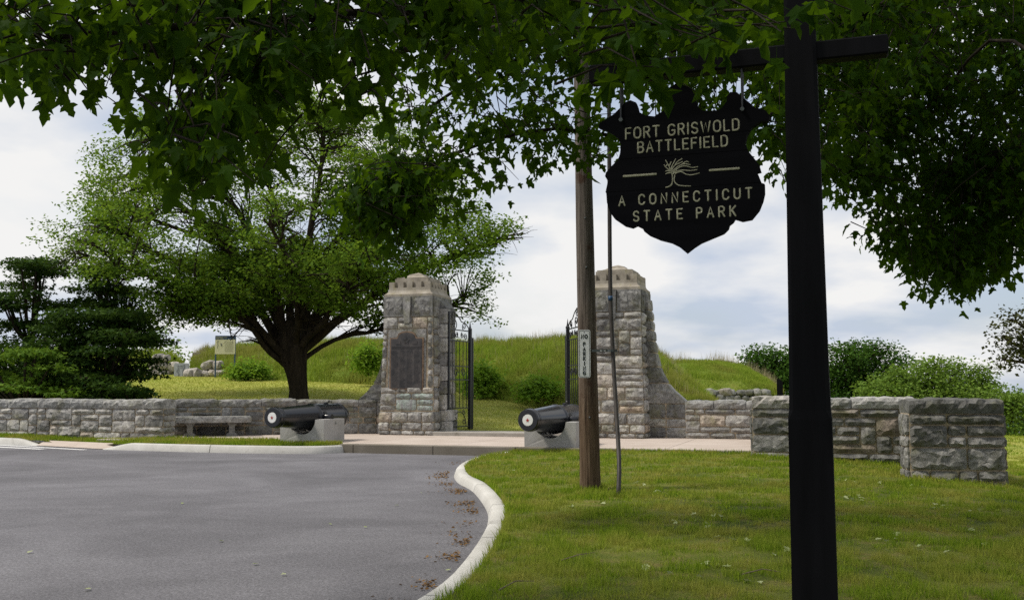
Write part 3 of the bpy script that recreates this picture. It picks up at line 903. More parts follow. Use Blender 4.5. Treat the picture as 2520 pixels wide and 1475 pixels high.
    m = MB(); zz = [0, .6, 1.1, 1.3, 1.5, 1.75, 2.0, 2.4, 3.0, 4.2]
    poly = [(h - .1, 0)] + [(ext(z) - .05, z) for z in zz] + [(h - .1, 4.3)]
    m.prism([(x * side, z) for x, z in (poly if side > 0 else poly[::-1])], -.22, .38); m.build('wing_core', M_MORTAR, t)
    courses = [(0, .34), (.34, .60), (.60, 1.06), (1.06, 1.70), (1.70, 2.22), (2.22, 2.66), (2.66, 3.04), (3.04, 3.38), (3.38, 3.70), (3.70, 4.02), (4.02, 4.40)]
    for (z0, z1) in courses:
        nst = 2 if z1 < 1.1 else 1
        for q in range(nst):
            for back in (0, 1):
                if side > 0:
                    xlf = (lambda z, q=q, nst=nst: h - .02 + (ext(z) - h + .02) * q / nst + GAP)
                    xrf = (lambda z, q=q, nst=nst: h - .02 + (ext(z) - h + .02) * (q + 1) / nst - GAP)
                else:
                    xlf = (lambda z, q=q, nst=nst: -(h - .02 + (ext(z) - h + .02) * (q + 1) / nst) + GAP)
                    xrf = (lambda z, q=q, nst=nst: -(h - .02 + (ext(z) - h + .02) * q / nst) - GAP)
                if not back:
                    stone(t, Matrix.Translation((0, .08, 0)), 0, .5, z0 + GAP, z1 - GAP, .33, .05, M_STONE_R if z0 > 1.0 else M_STONE, 5, 5, xl=xlf, xr=xrf, edge=.02, name='wing_stone')
                else:
                    stone(t, rz_m(PI, (0, .10, 0)), 0, .5, z0 + GAP, z1 - GAP, .33, .04, M_STONE, 4, 3, xl=lambda z: -xrf(z), xr=lambda z: -xlf(z), edge=.02, name='wing_stone')
    return t
PL = pillar(-3.40, -1, 'tall rock-faced granite gate pillar carrying an arched bronze plaque', True)
PR = pillar(3.62, 1, 'tall rock-faced granite gate pillar without a plaque, standing behind the utility pole', False)

# bronze plaque on the left pillar
pq = empty('bronze_plaque', L(-3.40, .935, Z_TER + 1.50), -AL, 'dark bronze memorial plaque with arched top and columns of raised names', 'plaque')
def arch(w, hgt, rise, sh):
    pts = [(-w, 0), (w, 0), (w, hgt)]
    pts += [(w * .62, hgt), (w * .55, hgt + .03)]
    for k in range(0, 9):
        t_ = k / 8; x = w * .5 * (1 - 2 * t_)
        pts.append((x, hgt + sh + (rise - sh) * math.sqrt(max(0, 1 - (x / (w * .56)) ** 2))))
    pts += [(-w * .55, hgt + .03), (-w * .62, hgt), (-w, hgt)]
    return pts
m = MB(); m.prism(arch(.615, 1.735, .22, .06), -.03, .03); m.build('frame', M_BRONZE_F, pq)
m = MB(); m.prism([(x, z + .045) for x, z in arch(.565, 1.65, .21, .055)], -.045, -.029); m.build('panel', M_BRONZE, pq)
m = MB()
for zz in (1.40, 1.37): m.box(-.54, .54, -.056, -.044, zz, zz + .012)
m.box(-.54, .54, -.06, -.044, 1.43, 1.455)
for sx_ in (-.3, .3):                                            # drapery relief
    m.box(sx_ - .09, sx_ + .09, -.058, -.044, 1.52, 1.62)
for k in range(5):                                               # star-fort emblem
    t_ = PI / 2 + 2 * PI * k / 5; t2 = PI / 2 + 2 * PI * (k + 2) / 5
    m.tube([(.11 * math.cos(t_), -.05, 1.63 + .11 * math.sin(t_)), (.11 * math.cos(t2), -.05, 1.63 + .11 * math.sin(t2))], .012, 5)
m.build('relief', M_BRONZE, pq)
m = MB()
for col in range(4):
    for r_ in range(38):
        if col == 3 and r_ > 33: continue
        x0 = -.51 + col * .265; w_ = random.uniform(.13, .22); zz = 1.30 - r_ * .0325
        m.box(x0, x0 + w_, -.0505, -.0445, zz, zz + .014)
m.build('raised_names', M_BRONZE, pq)

# low walls
wall('low granite wall joining the pole-side gate pillar to the lawn wall', L(5.75, .28), L(8.35, .28), Z_TER, 1.29, group=None, ends=(False, False), cope=.25, res=1.2)
# corner wall beside the terrace, then along the lawn
wall('granite wall closing the side of the terrace behind the black sign post', L(8.45, .2), L(8.42, 7.3), 0.02, 1.42, ends=(True, True), uw=.16, uh=.2, cope=.25)
_wp = L(8.38, 7.92)
wall('granite wall along the lawn with grass at its foot, next to the end block', _wp, L(11.9, 7.75), -.10, 1.45, thick=.6, uw=.17, uh=.2, mat=M_STONE_R, cope=.26, ends=(True, True), res=1.6, zdrop=.1)
wall('granite return wall running back from the end block', Vector((8.95, 21.6)), Vector((8.4, 18.95)), -.2, 1.42, thick=.55, uw=.17, uh=.2, mat=M_STONE_R, cope=.26, ends=(False, False), zdrop=.1)
wall('squat end block of dark rock-faced granite standing on the open lawn', (7.34, 18.55), (9.0, 18.33), -.12, 1.44, thick=.62, uw=.165, uh=.195, mat=M_STONE_R, cope=.27, copemat=M_STONE_R, res=1.9, zdrop=.15, bulge=.075)
# left: curved back wall behind the bench, side return and left wing
wall('granite wall behind the left cannon, with a flat coping', L(-7.2, 1.55), L(-4.80, .30), Z_TER, 1.29, ends=(False, False), cope=.24, mat=M_STONE_R, copemat=M_STONE_R)  # recess shade painted in by the darker stone, coping included
wall('granite wall behind the stone bench', L(-10.3, 4.0), L(-7.16, 1.60), Z_TER, 1.31, ends=(False, False), cope=.25, mat=M_STONE_R, copemat=M_STONE_R)  # darker stone and coping stand in for the shade in this recess
wall('long granite wall with rough pale coping in front of the dark shrubs', L(-16.8, 5.62), L(-9.42, 5.62), -.02, 1.33, thick=.55, cope=.30, uw=.17, uh=.19, res=1.3, zdrop=.05)
wall('granite wall continuing past the joint beside the dark shrubs', L(-24, 5.75), L(-16.83, 5.75), .02, 1.37, thick=.55, cope=.33, uw=.17, uh=.19, res=1.2, zdrop=.05)

# stone bench
bd = (L(-7.16, 1.60) - L(-10.3, 4.0)).normalized(); bang = math.atan2(bd.y, bd.x)
bp = L(-10.3, 4.0) + bd * .28 + Vector((-bd.y, bd.x, 0)) * -.62
bn = empty('stone_bench', (bp.x, bp.y, Z_TER), bang, 'long mossy stone slab bench on carved feet against the wall', 'bench')
stone(bn, Matrix.Translation((0, .55, 0)), -.2, 2.15, .44, .64, .70, .03, M_COPE, 14, 3, name='seat', top_rough=.006)
for x_ in (.25, 1.55):
    m = MB(); m.prism([(x_-.17, 0), (x_+.17, 0), (x_+.17, .07), (x_+.09, .12), (x_+.09, .33), (x_+.16, .42), (x_+.16, .47), (x_-.16, .47), (x_-.16, .42), (x_-.09, .33), (x_-.09, .12), (x_-.17, .07)], -.02, .5); m.build('leg', M_STONE_R, bn)

# ------------------------------------------------------------------ wrought-iron gates
def spiral(cx, cz, r0, r1, t0, turns, n=18, sgn=1):
    return [(cx + (r0 + (r1 - r0) * k / n) * math.cos(t0 + sgn * turns * 2 * PI * k / n), 0, cz + (r0 + (r1 - r0) * k / n) * math.sin(t0 + sgn * turns * 2 * PI * k / n)) for k in range(n + 1)]
def gate(loc, ang, label):
    t = empty('iron_gate', loc, ang, label, 'gate', 'open wrought iron gate leaves')
    w, h = 1.55, 3.25
    m = MB(); m.bbox(-.035, .035, -.035, .035, 0, 4.02, .008); m.build('hinge_stile', M_IRON, t)
    m = MB(); m.bbox(w - .055, w + .055, -.055, .055, 0, 3.45, .01); m.lathe([(.07, 3.45), (.075, 3.5), (.045, 3.54), (.03, 3.6), (.004, 3.78)], 8, Matrix.Translation((w, 0, 0))); m.build('meeting_stile', M_IRON, t)
    m = MB(); m.bbox(w + .09, w + .17, -.06, .06, 0, 3.2, .01); m.build('lock_post', M_IRON, t)
    for z in (.12, .75, 1.72, 2.18, 3.05, 3.42):
        m = MB(); m.box(.034, w - .054, -.02, .02, z - .018, z + .018); m.build('rail', M_IRON, t)
    for k in range(1, 6):
        x = w * k / 6
        m = MB(); m.tube([(x, 0, .76), (x, 0, 3.05)], .014, 6); m.build('bar', M_IRON, t)
    for k in range(2):
        m = MB()
        x = w * (.28 + .44 * k)
        m.tube(spiral(x, .30, .03, .15, 0, 1.3), .016, 5); m.tube(spiral(x, .60, .02, .10, PI, 1.2, sgn=-1), .014, 5)
        m.build('scroll', M_IRON, t)
    for (cx, cz, r, t0, sg) in ((.3, 3.2, .12, 0, 1), (1.2, 3.2, .12, PI, -1), (.55, 3.25, .1, PI/2, -1), (.95, 3.25, .1, PI/2, 1), (.38, 3.62, .20, -PI/2, 1), (1.1, 3.56, .15, -PI/2, -1), (.3, 3.93, .16, PI, 1), (.52, 1.95, .17, 0, 1), (1.05, 1.95, .17, PI, -1)):
        m = MB(); m.tube(spiral(cx, cz, r, .03, t0, 1.35, sgn=sg), .016, 5); m.build('scroll', M_IRON, t)
    m = MB(); m.tube([(0.03, 0, 3.98), (.3, 0, 4.05), (.62, 0, 3.92), (.9, 0, 3.72), (1.2, 0, 3.68), (w, 0, 3.46)], .018, 6); m.build('top_rail', M_IRON, t)
    m = MB(); m.tube(spiral(w / 2, .12, .5, .5, 0, .5), .015, 5); m.build('hoop', M_IRON, t)
    return t
gate(L(-2.18, .20, Z_TER + .125), math.radians(65), 'open wrought iron gate leaf hinged on the plaque pillar')
gate(L(2.34, .10, Z_TER + .125), math.radians(101), 'open wrought iron gate leaf half hidden behind the wooden pole')

# ------------------------------------------------------------------ cannons
def star(r, y, cz=0):
    v = [(0, y, cz)]
    for k in range(10):
        rr = r if k % 2 == 0 else r * .40; t_ = PI / 2 + PI * k / 5
        v.append((rr * math.cos(t_), y, cz + rr * math.sin(t_)))
    return v, [(0, 1 + (k + 1) % 10, 1 + k) for k in range(10)]
def cannon(loc, ang, blabel, clabel):
    # block: x along the gate line, y into the scene
    t = empty('granite_cradle', loc, ang, blabel, 'cannon block', 'granite blocks under the cannons')
    m = MB()
    w, d_, hh = .70, .62, .655
    arc = [(-.47 + .0, hh)]
    for k in range(0, 13):
        t_ = PI + PI * k / 12
        arc.append((.41 * math.cos(t_), hh + .06 + .41 * math.sin(t_) if k not in (0, 12) else hh))
    prof = [(-w, 0), (w, 0), (w, hh), (.43, hh)] + [(.43 * math.cos(-PI * k / 12), hh + .43 * math.sin(-PI * k / 12)) for k in range(1, 12)] + [(-.43, hh), (-w, hh)]
    n = len(prof)
    for (y0, y1) in ((-d_, .02), (.16, d_)):
        m.prism([(x, z) for x, z in prof], y0, y1)
    low = [(-w, 0), (w, 0), (w, hh - .15), (.40, hh - .15)] + [(.43 * math.cos(-PI * k / 12), hh + .43 * math.sin(-PI * k / 12)) for k in range(3, 10)] + [(-.40, hh - .15), (-w, hh - .15)]
    m.prism(low, .015, .165)
    for i_, p in enumerate(m.v): m.v[i_] = (p[0] + .012 * noise.noise(Vector(p) * 5), p[1] + .012 * noise.noise(Vector(p) * 5 + Vector((9, 0, 0))), p[2] + (.008 * noise.noise(Vector(p) * 4) if p[2] > .1 else 0))
    m.build('block', M_BLOCK, t)
    # gun
    Mw = Matrix.Translation(Vector(loc)) @ Matrix.Rotation(ang, 4, 'Z')
    gl = Mw @ Vector((0, .09, hh + .055))
    g = empty('cannon', gl, ang + math.radians(-2), clabel, 'cannon', 'black muzzle-loading cannons')
    g.rotation_euler = (math.radians(-.7), 0, ang + math.radians(-7))
    R = Matrix.Rotation(PI / 2, 4, 'X')           # lathe +Z -> -Y (towards the road)
    prof = [(.015, -1.62), (.07, -1.60), (.09, -1.55), (.07, -1.49), (.10, -1.44), (.22, -1.39), (.33, -1.30), (.375, -1.17), (.40, -1.12), (.40, -1.06), (.383, -1.04), (.383, .08), (.392, .12), (.392, .17), (.372, .20),
            (.365, .25), (.335, .70), (.305, 1.1), (.268, 1.58), (.262, 1.66), (.285, 1.69), (.292, 1.74), (.278, 1.775), (.272, 1.80), (.285, 1.83), (.280, 1.89), (.262, 1.92), (.152, 1.92), (.147, 1.90)]
    m = MB(); m.lathe(prof, 40, R); brl = m.build('barrel', M_GUN, g, True, 40)
    m = MB(); m.lathe([(.147, 1.89), (.142, 1.926), (.0, 1.928)], 32, R, cap=False); tp = m.build('tampion', M_WHITE, g)
    v, f = star(.058, -1.934); m = MB(); m.add([(p[0], p[1], p[2]) for p in v], f); m.build('star', M_RED, tp)
    for s_ in (-1, 1):
        m = MB(); m.lathe([(.17, .33), (.165, .37), (.088, .375), (.088, .62), (.08, .63), (.001, .631)], 20, Matrix.Rotation(s_ * PI / 2, 4, 'Y')); m.build('trunnion', M_GUN, g, True, 40)
    m = MB(); m.bbox(-.05, .05, .5, .62, .375, .43, .012); m.lathe([(.025, .42), (.03, .46), (.012, .49)], 10, Matrix.Translation((0, .7, 0))); m.build('sight_mount', M_GUN, g)
    return g
cannon(L(-4.20, 5.75, Z_TER + .004), -AL, 'granite cradle block on the grass verge under the cannon near the bench', 'black cannon pointing at the road beside the stone bench')
cannon(L(3.12, 5.80, Z_TER + .004), -AL, 'granite cradle block under the cannon half hidden by the wooden pole', 'black cannon half hidden behind the wooden pole')

# ------------------------------------------------------------------ utility pole, conduit, parking sign
pp = at(1453, 1203, 16.07); pz = gz1(pp.x, pp.y)
po = empty('utility_pole', (pp.x, pp.y, pz - .05), 0, 'weathered brown wooden utility pole standing in the lawn', 'pole')
m = MB(); prof = []
n_ = 26; H_ = 10.0
for i in range(n_ + 1):
    z = H_ * i / n_; r = .165 - .0052 * z
    for k in range(20):
        t_ = 2 * PI * k / 20
        rr = r * (1 + .03 * noise.noise(Vector((math.cos(t_) * 2, math.sin(t_) * 2, z * .6))) + (.05 if (z < .25) else 0))
        m.v.append((rr * math.cos(t_) - .0145 * z, rr * math.sin(t_), z))
for i in range(n_):
    for k in range(20): m.f.append((i*20+k, i*20+(k+1) % 20, (i+1)*20+(k+1) % 20, (i+1)*20+k))
m.f.append(tuple(n_*20+k for k in range(20)))
m.build('shaft', M_POLE, po, True)
for z in (1.2, 3.6, 4.4):
    m = MB(); m.lathe([(.016, 0), (.016, .012), (.008, .02)], 8, Matrix.Translation((-.0145*z, -.165 + .005*z, z)) @ Matrix.Rotation(PI/2, 4, 'X')); m.build('bolt', M_STEEL, po)
# pipe with bracket
p0 = at(1521, 1221, 15.04); zc0 = gz1(p0.x, p0.y) - .05
cd = empty('conduit', (p0.x, p0.y, zc0), 0, 'thin bent dark conduit pipe rising from the lawn beside the pole', 'pipe')
pts = [at(x, y, Y) - Vector((p0.x, p0.y, zc0)) for x, y, Y in ((1521, 1226, 15.04), (1524, 1160, 15.2), (1522, 1100, 15.4), (1516, 1000, 15.65), (1509, 880, 15.85), (1503, 740, 15.9), (1501, 640, 15.95), (1500, 500, 16.0), (1499, 300, 16.05), (1498, 60, 16.1), (1497, -200, 16.15))]
m = MB(); m.tube(catmull(pts, .25), .034, 12); m.build('pipe', M_CONDUIT, cd, True)
c0 = at(1502.6, 733, 15.9) - Vector((p0.x, p0.y, zc0))
m = MB(); m.tube([c0 + Vector((0, 0, -.04)), c0 + Vector((0, 0, .03))], .038, 12); m.build('coupling', M_BLUETAPE, cd, True)
b0 = at(1460, 863, 15.93) - Vector((p0.x, p0.y, zc0)); b1 = at(1519, 863, 15.86) - Vector((p0.x, p0.y, zc0))
m = MB(); m.box(b0.x - .03, b1.x, b0.y - .07, b0.y - .062, b0.z - .02, b0.z + .02); m.box(b0.x - .03, b1.x, b0.y - .062, b0.y - .035, b0.z + .016, b0.z + .02); m.box(b0.x - .03, b1.x, b0.y - .062, b0.y - .035, b0.z - .02, b0.z - .016); m.build('bracket', M_STEEL, cd)
for k in range(4):
    m = MB(); m.box(b0.x + .10 + k * .062, b0.x + .135 + k * .062, b0.y - .0715, b0.y - .0695, b0.z - .006, b0.z + .006); m.build('bracket_slot', M_STEEL if k > 2 else M_WHITE, cd)
m = MB(); m.tube([b1 + Vector((-.11, -.045, -.02)), b1 + Vector((-.11, -.045, .02))], .05, 12); m.build('clamp', M_STEEL, cd)

# stroke alphabet (unit cap height); each letter: (width, strokes)
def arc(cx, cz, rx, rz, a0, a1, n=8):
    return [(cx + rx * math.cos(math.radians(a0 + (a1 - a0) * k / n)), cz + rz * math.sin(math.radians(a0 + (a1 - a0) * k / n))) for k in range(n + 1)]
FONT = {
 'A': (.62, [[(0, 0), (.31, 1), (.62, 0)], [(.11, .34), (.51, .34)]]),
 'B': (.56, [[(0, 0), (0, 1), (.34, 1)] + arc(.34, .76, .2, .24, 90, -90) + [(0, .52)], [(.34, .52)] + arc(.34, .26, .22, .26, 90, -90) + [(0, 0)]]),
 'C': (.60, [arc(.31, .70, .30, .30, 15, 180) + arc(.31, .30, .30, .30, 180, 345)]),
 'D': (.58, [[(0, 0), (0, 1), (.26, 1)] + arc(.26, .70, .32, .30, 90, 0) + arc(.26, .30, .32, .30, 0, -90) + [(0, 0)]]),
 'E': (.52, [[(.52, 1), (0, 1), (0, 0), (.52, 0)], [(0, .52), (.42, .52)]]),
 'F': (.50, [[(.50, 1), (0, 1), (0, 0)], [(0, .52), (.42, .52)]]),
 'G': (.64, [arc(.32, .68, .32, .32, 25, 180) + arc(.32, .32, .32, .32, 180, 360) + [(.64, .46), (.36, .46)]]),
 'I': (.04, [[(.02, 0), (.02, 1)]]),
 'K': (.56, [[(0, 0), (0, 1)], [(.55, 1), (0, .40)], [(.18, .60), (.56, 0)]]),
 'L': (.48, [[(0, 1), (0, 0), (.48, 0)]]),
 'N': (.58, [[(0, 0), (0, 1), (.58, 0), (.58, 1)]]),
 'O': (.64, [arc(.32, .68, .32, .32, 0, 180) + arc(.32, .32, .32, .32, 180, 360) + [(.64, .68)]]),
 'P': (.54, [[(0, 0), (0, 1), (.30, 1)] + arc(.30, .74, .24, .26, 90, -90) + [(0, .48)]]),
 'R': (.56, [[(0, 0), (0, 1), (.30, 1)] + arc(.30, .75, .24, .25, 90, -90) + [(0, .50)], [(.28, .50), (.56, 0)]]),
 'S': (.56, [arc(.28, .75, .27, .25, 20, 270) + arc(.28, .25, .28, .25, 90, -160)]),
 'T': (.60, [[(0, 1), (.60, 1)], [(.30, 1), (.30, 0)]]),
 'U': (.58, [[(0, 1), (0, .30)] + arc(.29, .29, .29, .29, 180, 360) + [(.58, .30), (.58, 1)]]),
 'W': (.86, [[(0, 1), (.20, 0), (.43, .9), (.66, 0), (.86, 1)]]),
}
def stroke_line(parent, text, x0, x1, zb, cap, y, r, mat, name='letter'):
    gap_sp = .75
    tot = sum((FONT[c][0] if c != ' ' else 0) for c in text)
    ng = sum(1 for i in range(len(text) - 1) if text[i] != ' ' and text[i+1] != ' '); nsp = text.count(' ')
    s = cap * .93
    sp = (x1 - x0 - tot * s) / (ng + nsp * 2.6) if ng + nsp else r
    if sp < r: s = (x1 - x0) / (tot + .34 * (ng + nsp * 2.6)); sp = .34 * s
    x = x0
    for i, c in enumerate(text):
        if c == ' ': x += sp * 1.6; continue
        m = MB()
        wd, strokes = FONT[c]
        for st in strokes:
            pts = [(x + px * s, y, zb + pz_ * cap) for px, pz_ in st]
            q0, q1 = Vector(pts[0]), Vector(pts[-1])
            d0 = (q0 - Vector(pts[1])).normalized(); d1 = (q1 - Vector(pts[-2])).normalized()
            ext_ = [q0 + d0 * r * .8] + [Vector(p) for p in pts] + [q1 + d1 * r * .8]
            rr = [r * .5] + [r] * len(pts) + [r * .5]
            m.tube(ext_, rr, 8, flat=(0, 1, 0))
        m.build(name, mat, parent, True)
        x += wd * s + (sp if i + 1 < len(text) and text[i+1] != ' ' else sp)
# no-parking plate
sp_ = at(1438.5, 929, 15.87)
ns = empty('no_parking_sign', sp_, math.radians(-6), 'narrow white vertical no parking sign fixed to the wooden pole', 'sign')
def rrect(w, h, r, n=5):
    pts = []
    for cx, cz, a0 in ((w/2-r, r, -90), (w/2-r, h-r, 0), (-w/2+r, h-r, 90), (-w/2+r, r, 180)):
        pts += arc(cx, cz, r, r, a0, a0 + 90, n)
    return pts
pw_, ph_ = .193, .762
m = MB(); m.prism(rrect(pw_, ph_, .035), -.004, .0); plate = m.build('plate', M_SIGNWHITE, ns)
m = MB(); q1 = rrect(pw_ - .022, ph_ - .022, .028); q2 = rrect(pw_ - .036, ph_ - .036, .022)
k_ = len(q1); m.add([(x, -.0055, z + .011) for x, z in q1] + [(x, -.0055, z + .018) for x, z in q2], [(i, (i+1) % k_, k_ + (i+1) % k_, k_ + i) for i in range(k_)]); m.build('border', M_SIGNGREEN, plate)
stroke_line(plate, 'NO', -.046, .046, .625, .058, -.0055, .0085, M_SIGNGREEN)
for i, c in enumerate('PARKING'):
    wd = FONT[c][0] * .055
    stroke_line(plate, c, -wd/2, wd/2, .505 - i * .0765, .055, -.0055, .0085, M_SIGNGREEN)
for z in (.725, .045):
    m = MB(); m.lathe([(.008, 0), (.008, .004), (.004, .006)], 8, Matrix.Translation((0, -.004, z)) @ Matrix.Rotation(PI/2, 4, 'X')); m.build('bolt', M_STEEL, ns)

# ------------------------------------------------------------------ park sign on its post
BA = math.radians(18.6)
sgx, sgy = 1.43, 4.80
ps = empty('sign_post', (sgx, sgy, gz1(sgx, sgy) - .05), -BA, 'tall black timber post with a crossbeam standing in the foreground lawn', 'post')
zb_ = gz1(sgx, sgy) - .05
m = MB(); V = []
rings = [(.103, .002, 0), (.099, .002, 1.44), (.099, .004, 1.50), (.0945, .020, 1.545), (.090, .017, 1.75), (.0705, .017, 3.75)]
for h_, c_, z in rings:
    V += [(-h_ + c_, -h_, z), (h_ - c_, -h_, z), (h_, -h_ + c_, z), (h_, h_ - c_, z), (h_ - c_, h_, z), (-h_ + c_, h_, z), (-h_, h_ - c_, z), (-h_, -h_ + c_, z)]
fc = []
for i in range(len(rings) - 1):
    for k in range(8): fc.append((i*8+k, i*8+(k+1) % 8, (i+1)*8+(k+1) % 8, (i+1)*8+k))
fc.append(tuple((len(rings)-1)*8 + k for k in range(8)))
m.add(V, fc); m.build('post', M_BLACKWOOD, ps)
zbeam = 3.30 - zb_
m = MB(); m.bbox(-1.07, .405, -.045, .045, zbeam - .095, zbeam, .008); m.build('crossbeam', M_BLACKWOOD, ps)
OUT = [(-0.021, 3.16), (0.031, 3.13), (0.054, 3.089), (0.058, 3.05), (0.07, 3.024), (0.09, 3.008), (0.146, 3.0), (0.184, 3.014), (0.208, 3.045), (0.211, 3.074), (0.227, 3.092), (0.259, 3.088), (0.291, 3.057), (0.318, 3.03), (0.349, 2.999), (0.394, 2.985), (0.416, 2.955), (0.41, 2.927), (0.374, 2.93), (0.328, 2.901), (0.305, 2.865), (0.295, 2.827), (0.304, 2.798), (0.308, 2.784), (0.334, 2.749), (0.361, 2.709), (0.369, 2.675), (0.351, 2.672), (0.37, 2.619), (0.384, 2.613), (0.384, 2.567), (0.375, 2.53), (0.356, 2.484), (0.319, 2.44), (0.273, 2.433), (0.237, 2.446), (0.228, 2.431), (0.209, 2.417), (0.204, 2.399), (0.181, 2.377), (0.125, 2.356), (0.069, 2.335), (0.032, 2.313), (-0.004, 2.286), (-0.043, 2.321), (-0.081, 2.342), (-0.137, 2.359), (-0.194, 2.386), (-0.218, 2.406), (-0.225, 2.421), (-0.257, 2.439), (-0.281, 2.429), (-0.32, 2.441), (-0.369, 2.477), (-0.398, 2.518), (-0.412, 2.568), (-0.415, 2.617), (-0.419, 2.623), (-0.406, 2.681), (-0.421, 2.707), (-0.416, 2.726), (-0.386, 2.758), (-0.351, 2.79), (-0.341, 2.819), (-0.335, 2.868), (-0.35, 2.899), (-0.374, 2.926), (-0.414, 2.949), (-0.454, 2.967), (-0.448, 2.992), (-0.403, 3.013), (-0.368, 3.035), (-0.338, 3.062), (-0.313, 3.089), (-0.283, 3.098), (-0.254, 3.084), (-0.245, 3.058), (-0.24, 3.033), (-0.206, 3.01), (-0.158, 3.001), (-0.114, 3.026), (-0.109, 3.055), (-0.096, 3.074), (-0.096, 3.113), (-0.078, 3.146), (-0.049, 3.16)]
SGB = 2.286
sg = empty('park_sign', (.888, 4.98, SGB), -BA, 'black shield-shaped hanging wooden sign with pale routed lettering and tree emblem', 'sign')
def clip(poly, z, keep_above):
    out = []
    for i in range(len(poly)):
        a_, b_ = poly[i], poly[(i+1) % len(poly)]
        ia = (a_[1] >= z) == keep_above; ib = (b_[1] >= z) == keep_above
        if ia: out.append(a_)
        if ia != ib:
            f = (z - a_[1]) / (b_[1] - a_[1]); out.append((a_[0] + (b_[0] - a_[0]) * f, z))
    return out
import bmesh
planks = []
for (z0, z1) in ((0, 2.6205), (2.6225, 2.789), (2.791, 2.884), (2.886, 9)):
    pl = clip(clip(OUT, z0, True), z1, False)
    bm = bmesh.new()
    vs_ = [bm.verts.new((x, -.018, z - SGB)) for x, z in pl]
    for tri in tessellate_polygon([[Vector((x, z, 0)) for x, z in pl]]):
        try: bm.faces.new([vs_[q] for q in tri])
        except ValueError: pass
    r_ = bmesh.ops.extrude_face_region(bm, geom=bm.faces[:])
    for e_ in r_['geom']:
        if isinstance(e_, bmesh.types.BMVert): e_.co.y = .018
    bmesh.ops.recalc_face_normals(bm, faces=bm.faces[:])
    me = bpy.data.meshes.new('plank'); bm.to_mesh(me); bm.free(); me.materials.append(M_BLACKSIGN)
    planks.append((z0, z1, link('plank', me, sg)))
def plank_of(z): return [p for a_, b_, p in planks if a_ <= z <= b_][0]
for (txt, xa, xb, zb0, cap_) in (('FORT GRISWOLD', -.308, .266, 2.895, .055), ('BATTLEFIELD', -.245, .207, 2.818, .053), ('A CONNECTICUT', -.347, .321, 2.547, .050), ('STATE PARK', -.272, .241, 2.462, .050)):
    stroke_line(plank_of(zb0 + .03), txt, xa, xb, zb0 - SGB, cap_, -.0185, .0045, M_LETTER)
for (xa, xb) in ((-.323, -.153), (.117, .263)):
    m = MB(); m.tube([(xa - .003, -.0185, 2.6995 - SGB), (xa, -.0185, 2.6995 - SGB), (xb, -.0185, 2.6995 - SGB), (xb + .003, -.0185, 2.6995 - SGB)], [.003, .0058, .0058, .003], 8, flat=(0, 1, 0)); m.build('rule', M_LETTER, plank_of(2.7), True)
EMB = [[(-0.106, 2.627), (-0.088, 2.631), (-0.072, 2.648), (-0.071, 2.69), (-0.079, 2.712)], [(-0.058, 2.689), (-0.061, 2.658), (-0.043, 2.636), (-0.013, 2.629), (0.023, 2.626)], [(-0.071, 2.69), (-0.053, 2.705), (-0.016, 2.71), (0.02, 2.705), (0.056, 2.708)], [(-0.058, 2.695), (-0.027, 2.703), (-0.001, 2.688), (0.029, 2.683), (0.068, 2.69)], [(-0.068, 2.701), (-0.032, 2.727), (-0.001, 2.73), (0.03, 2.72), (0.06, 2.723)], [(-0.073, 2.706), (-0.042, 2.73), (-0.011, 2.741), (0.023, 2.735)], [(-0.076, 2.712), (-0.057, 2.737), (-0.026, 2.75), (-0.016, 2.755)], [(-0.021, 2.74), (0.002, 2.754), (0.015, 2.747)], [(-0.079, 2.715), (-0.07, 2.738), (-0.052, 2.771)], [(-0.079, 2.715), (-0.086, 2.734), (-0.104, 2.769)], [(-0.086, 2.734), (-0.075, 2.759)], [(-0.057, 2.737), (-0.042, 2.757), (-0.018, 2.77)], [(-0.081, 2.712), (-0.104, 2.732), (-0.112, 2.746)], [(-0.079, 2.707), (-0.097, 2.713), (-0.105, 2.709)], [(-0.076, 2.701), (-0.097, 2.7), (-0.105, 2.695)], [(-0.094, 2.745), (-0.107, 2.733)], [(-0.082, 2.631), (-0.069, 2.645)]]
m = MB()
for st in EMB:
    c_ = catmull([(x, -.0185, z - SGB) for x, z in st], .006)
    m.tube(c_, [.0031 - .0012 * i / len(c_) for i in range(len(c_))], 6, flat=(0, 1, 0))
m.build('tree_emblem', M_LETTER, plank_of(2.7), True)
for x_ in (-.332, .285):
    for yy in (-.022, .022):
        m = MB(); m.tube([(x_, yy, 2.985 - SGB), (x_, yy, 3.215 - SGB)], .0055, 8); m.build('hanging_rod', M_IRON, sg)
    m = MB(); m.tube([(x_, -.034, 2.996 - SGB), (x_, .034, 2.996 - SGB)], .011, 6); m.build('bolt', M_STEEL, sg)

# ------------------------------------------------------------------ earthworks
def loft(name, st, mat, n=10, kind='structure', bumpy=.12):
    """st = list of (foot, crest) points; a rounded bank between them with a back slope"""
    rows = []
    for (f, c) in st:
        r = []
        back = c + (c - f).normalized() * 6; 
        for k in range(n + 1):
            u = k / n
            p = f.lerp(c, u)
            p = Vector((p.x, p.y, f.z + (c.z - f.z) * (math.sin(u * PI / 2) ** .85)))
            p.z += bumpy * noise.noise(Vector((p.x * .4, p.y * .4, 1)))
            r.append(p)
        d = Vector((c.x - f.x, c.y - f.y, 0)).normalized()
        for q, dz in ((2.0, -.05), (5.0, -.6), (9, -2.5)):
            r.append(Vector((c.x + d.x * q, c.y + d.y * q, c.z + dz)))
        r[0].z -= .3
        rows.append(r)
    # resample between stations
    out = []
    for i in range(len(rows) - 1):
        for s_ in range(6):
            out.append([rows[i][k].lerp(rows[i+1][k], s_ / 6) for k in range(len(rows[i]))])
    out.append(rows[-1])
    return grid_sheet(name, out, mat), out
def stn(xf, yf, df, xc, yc, dc): return at(xf, yf, df), at(xc, yc, dc)
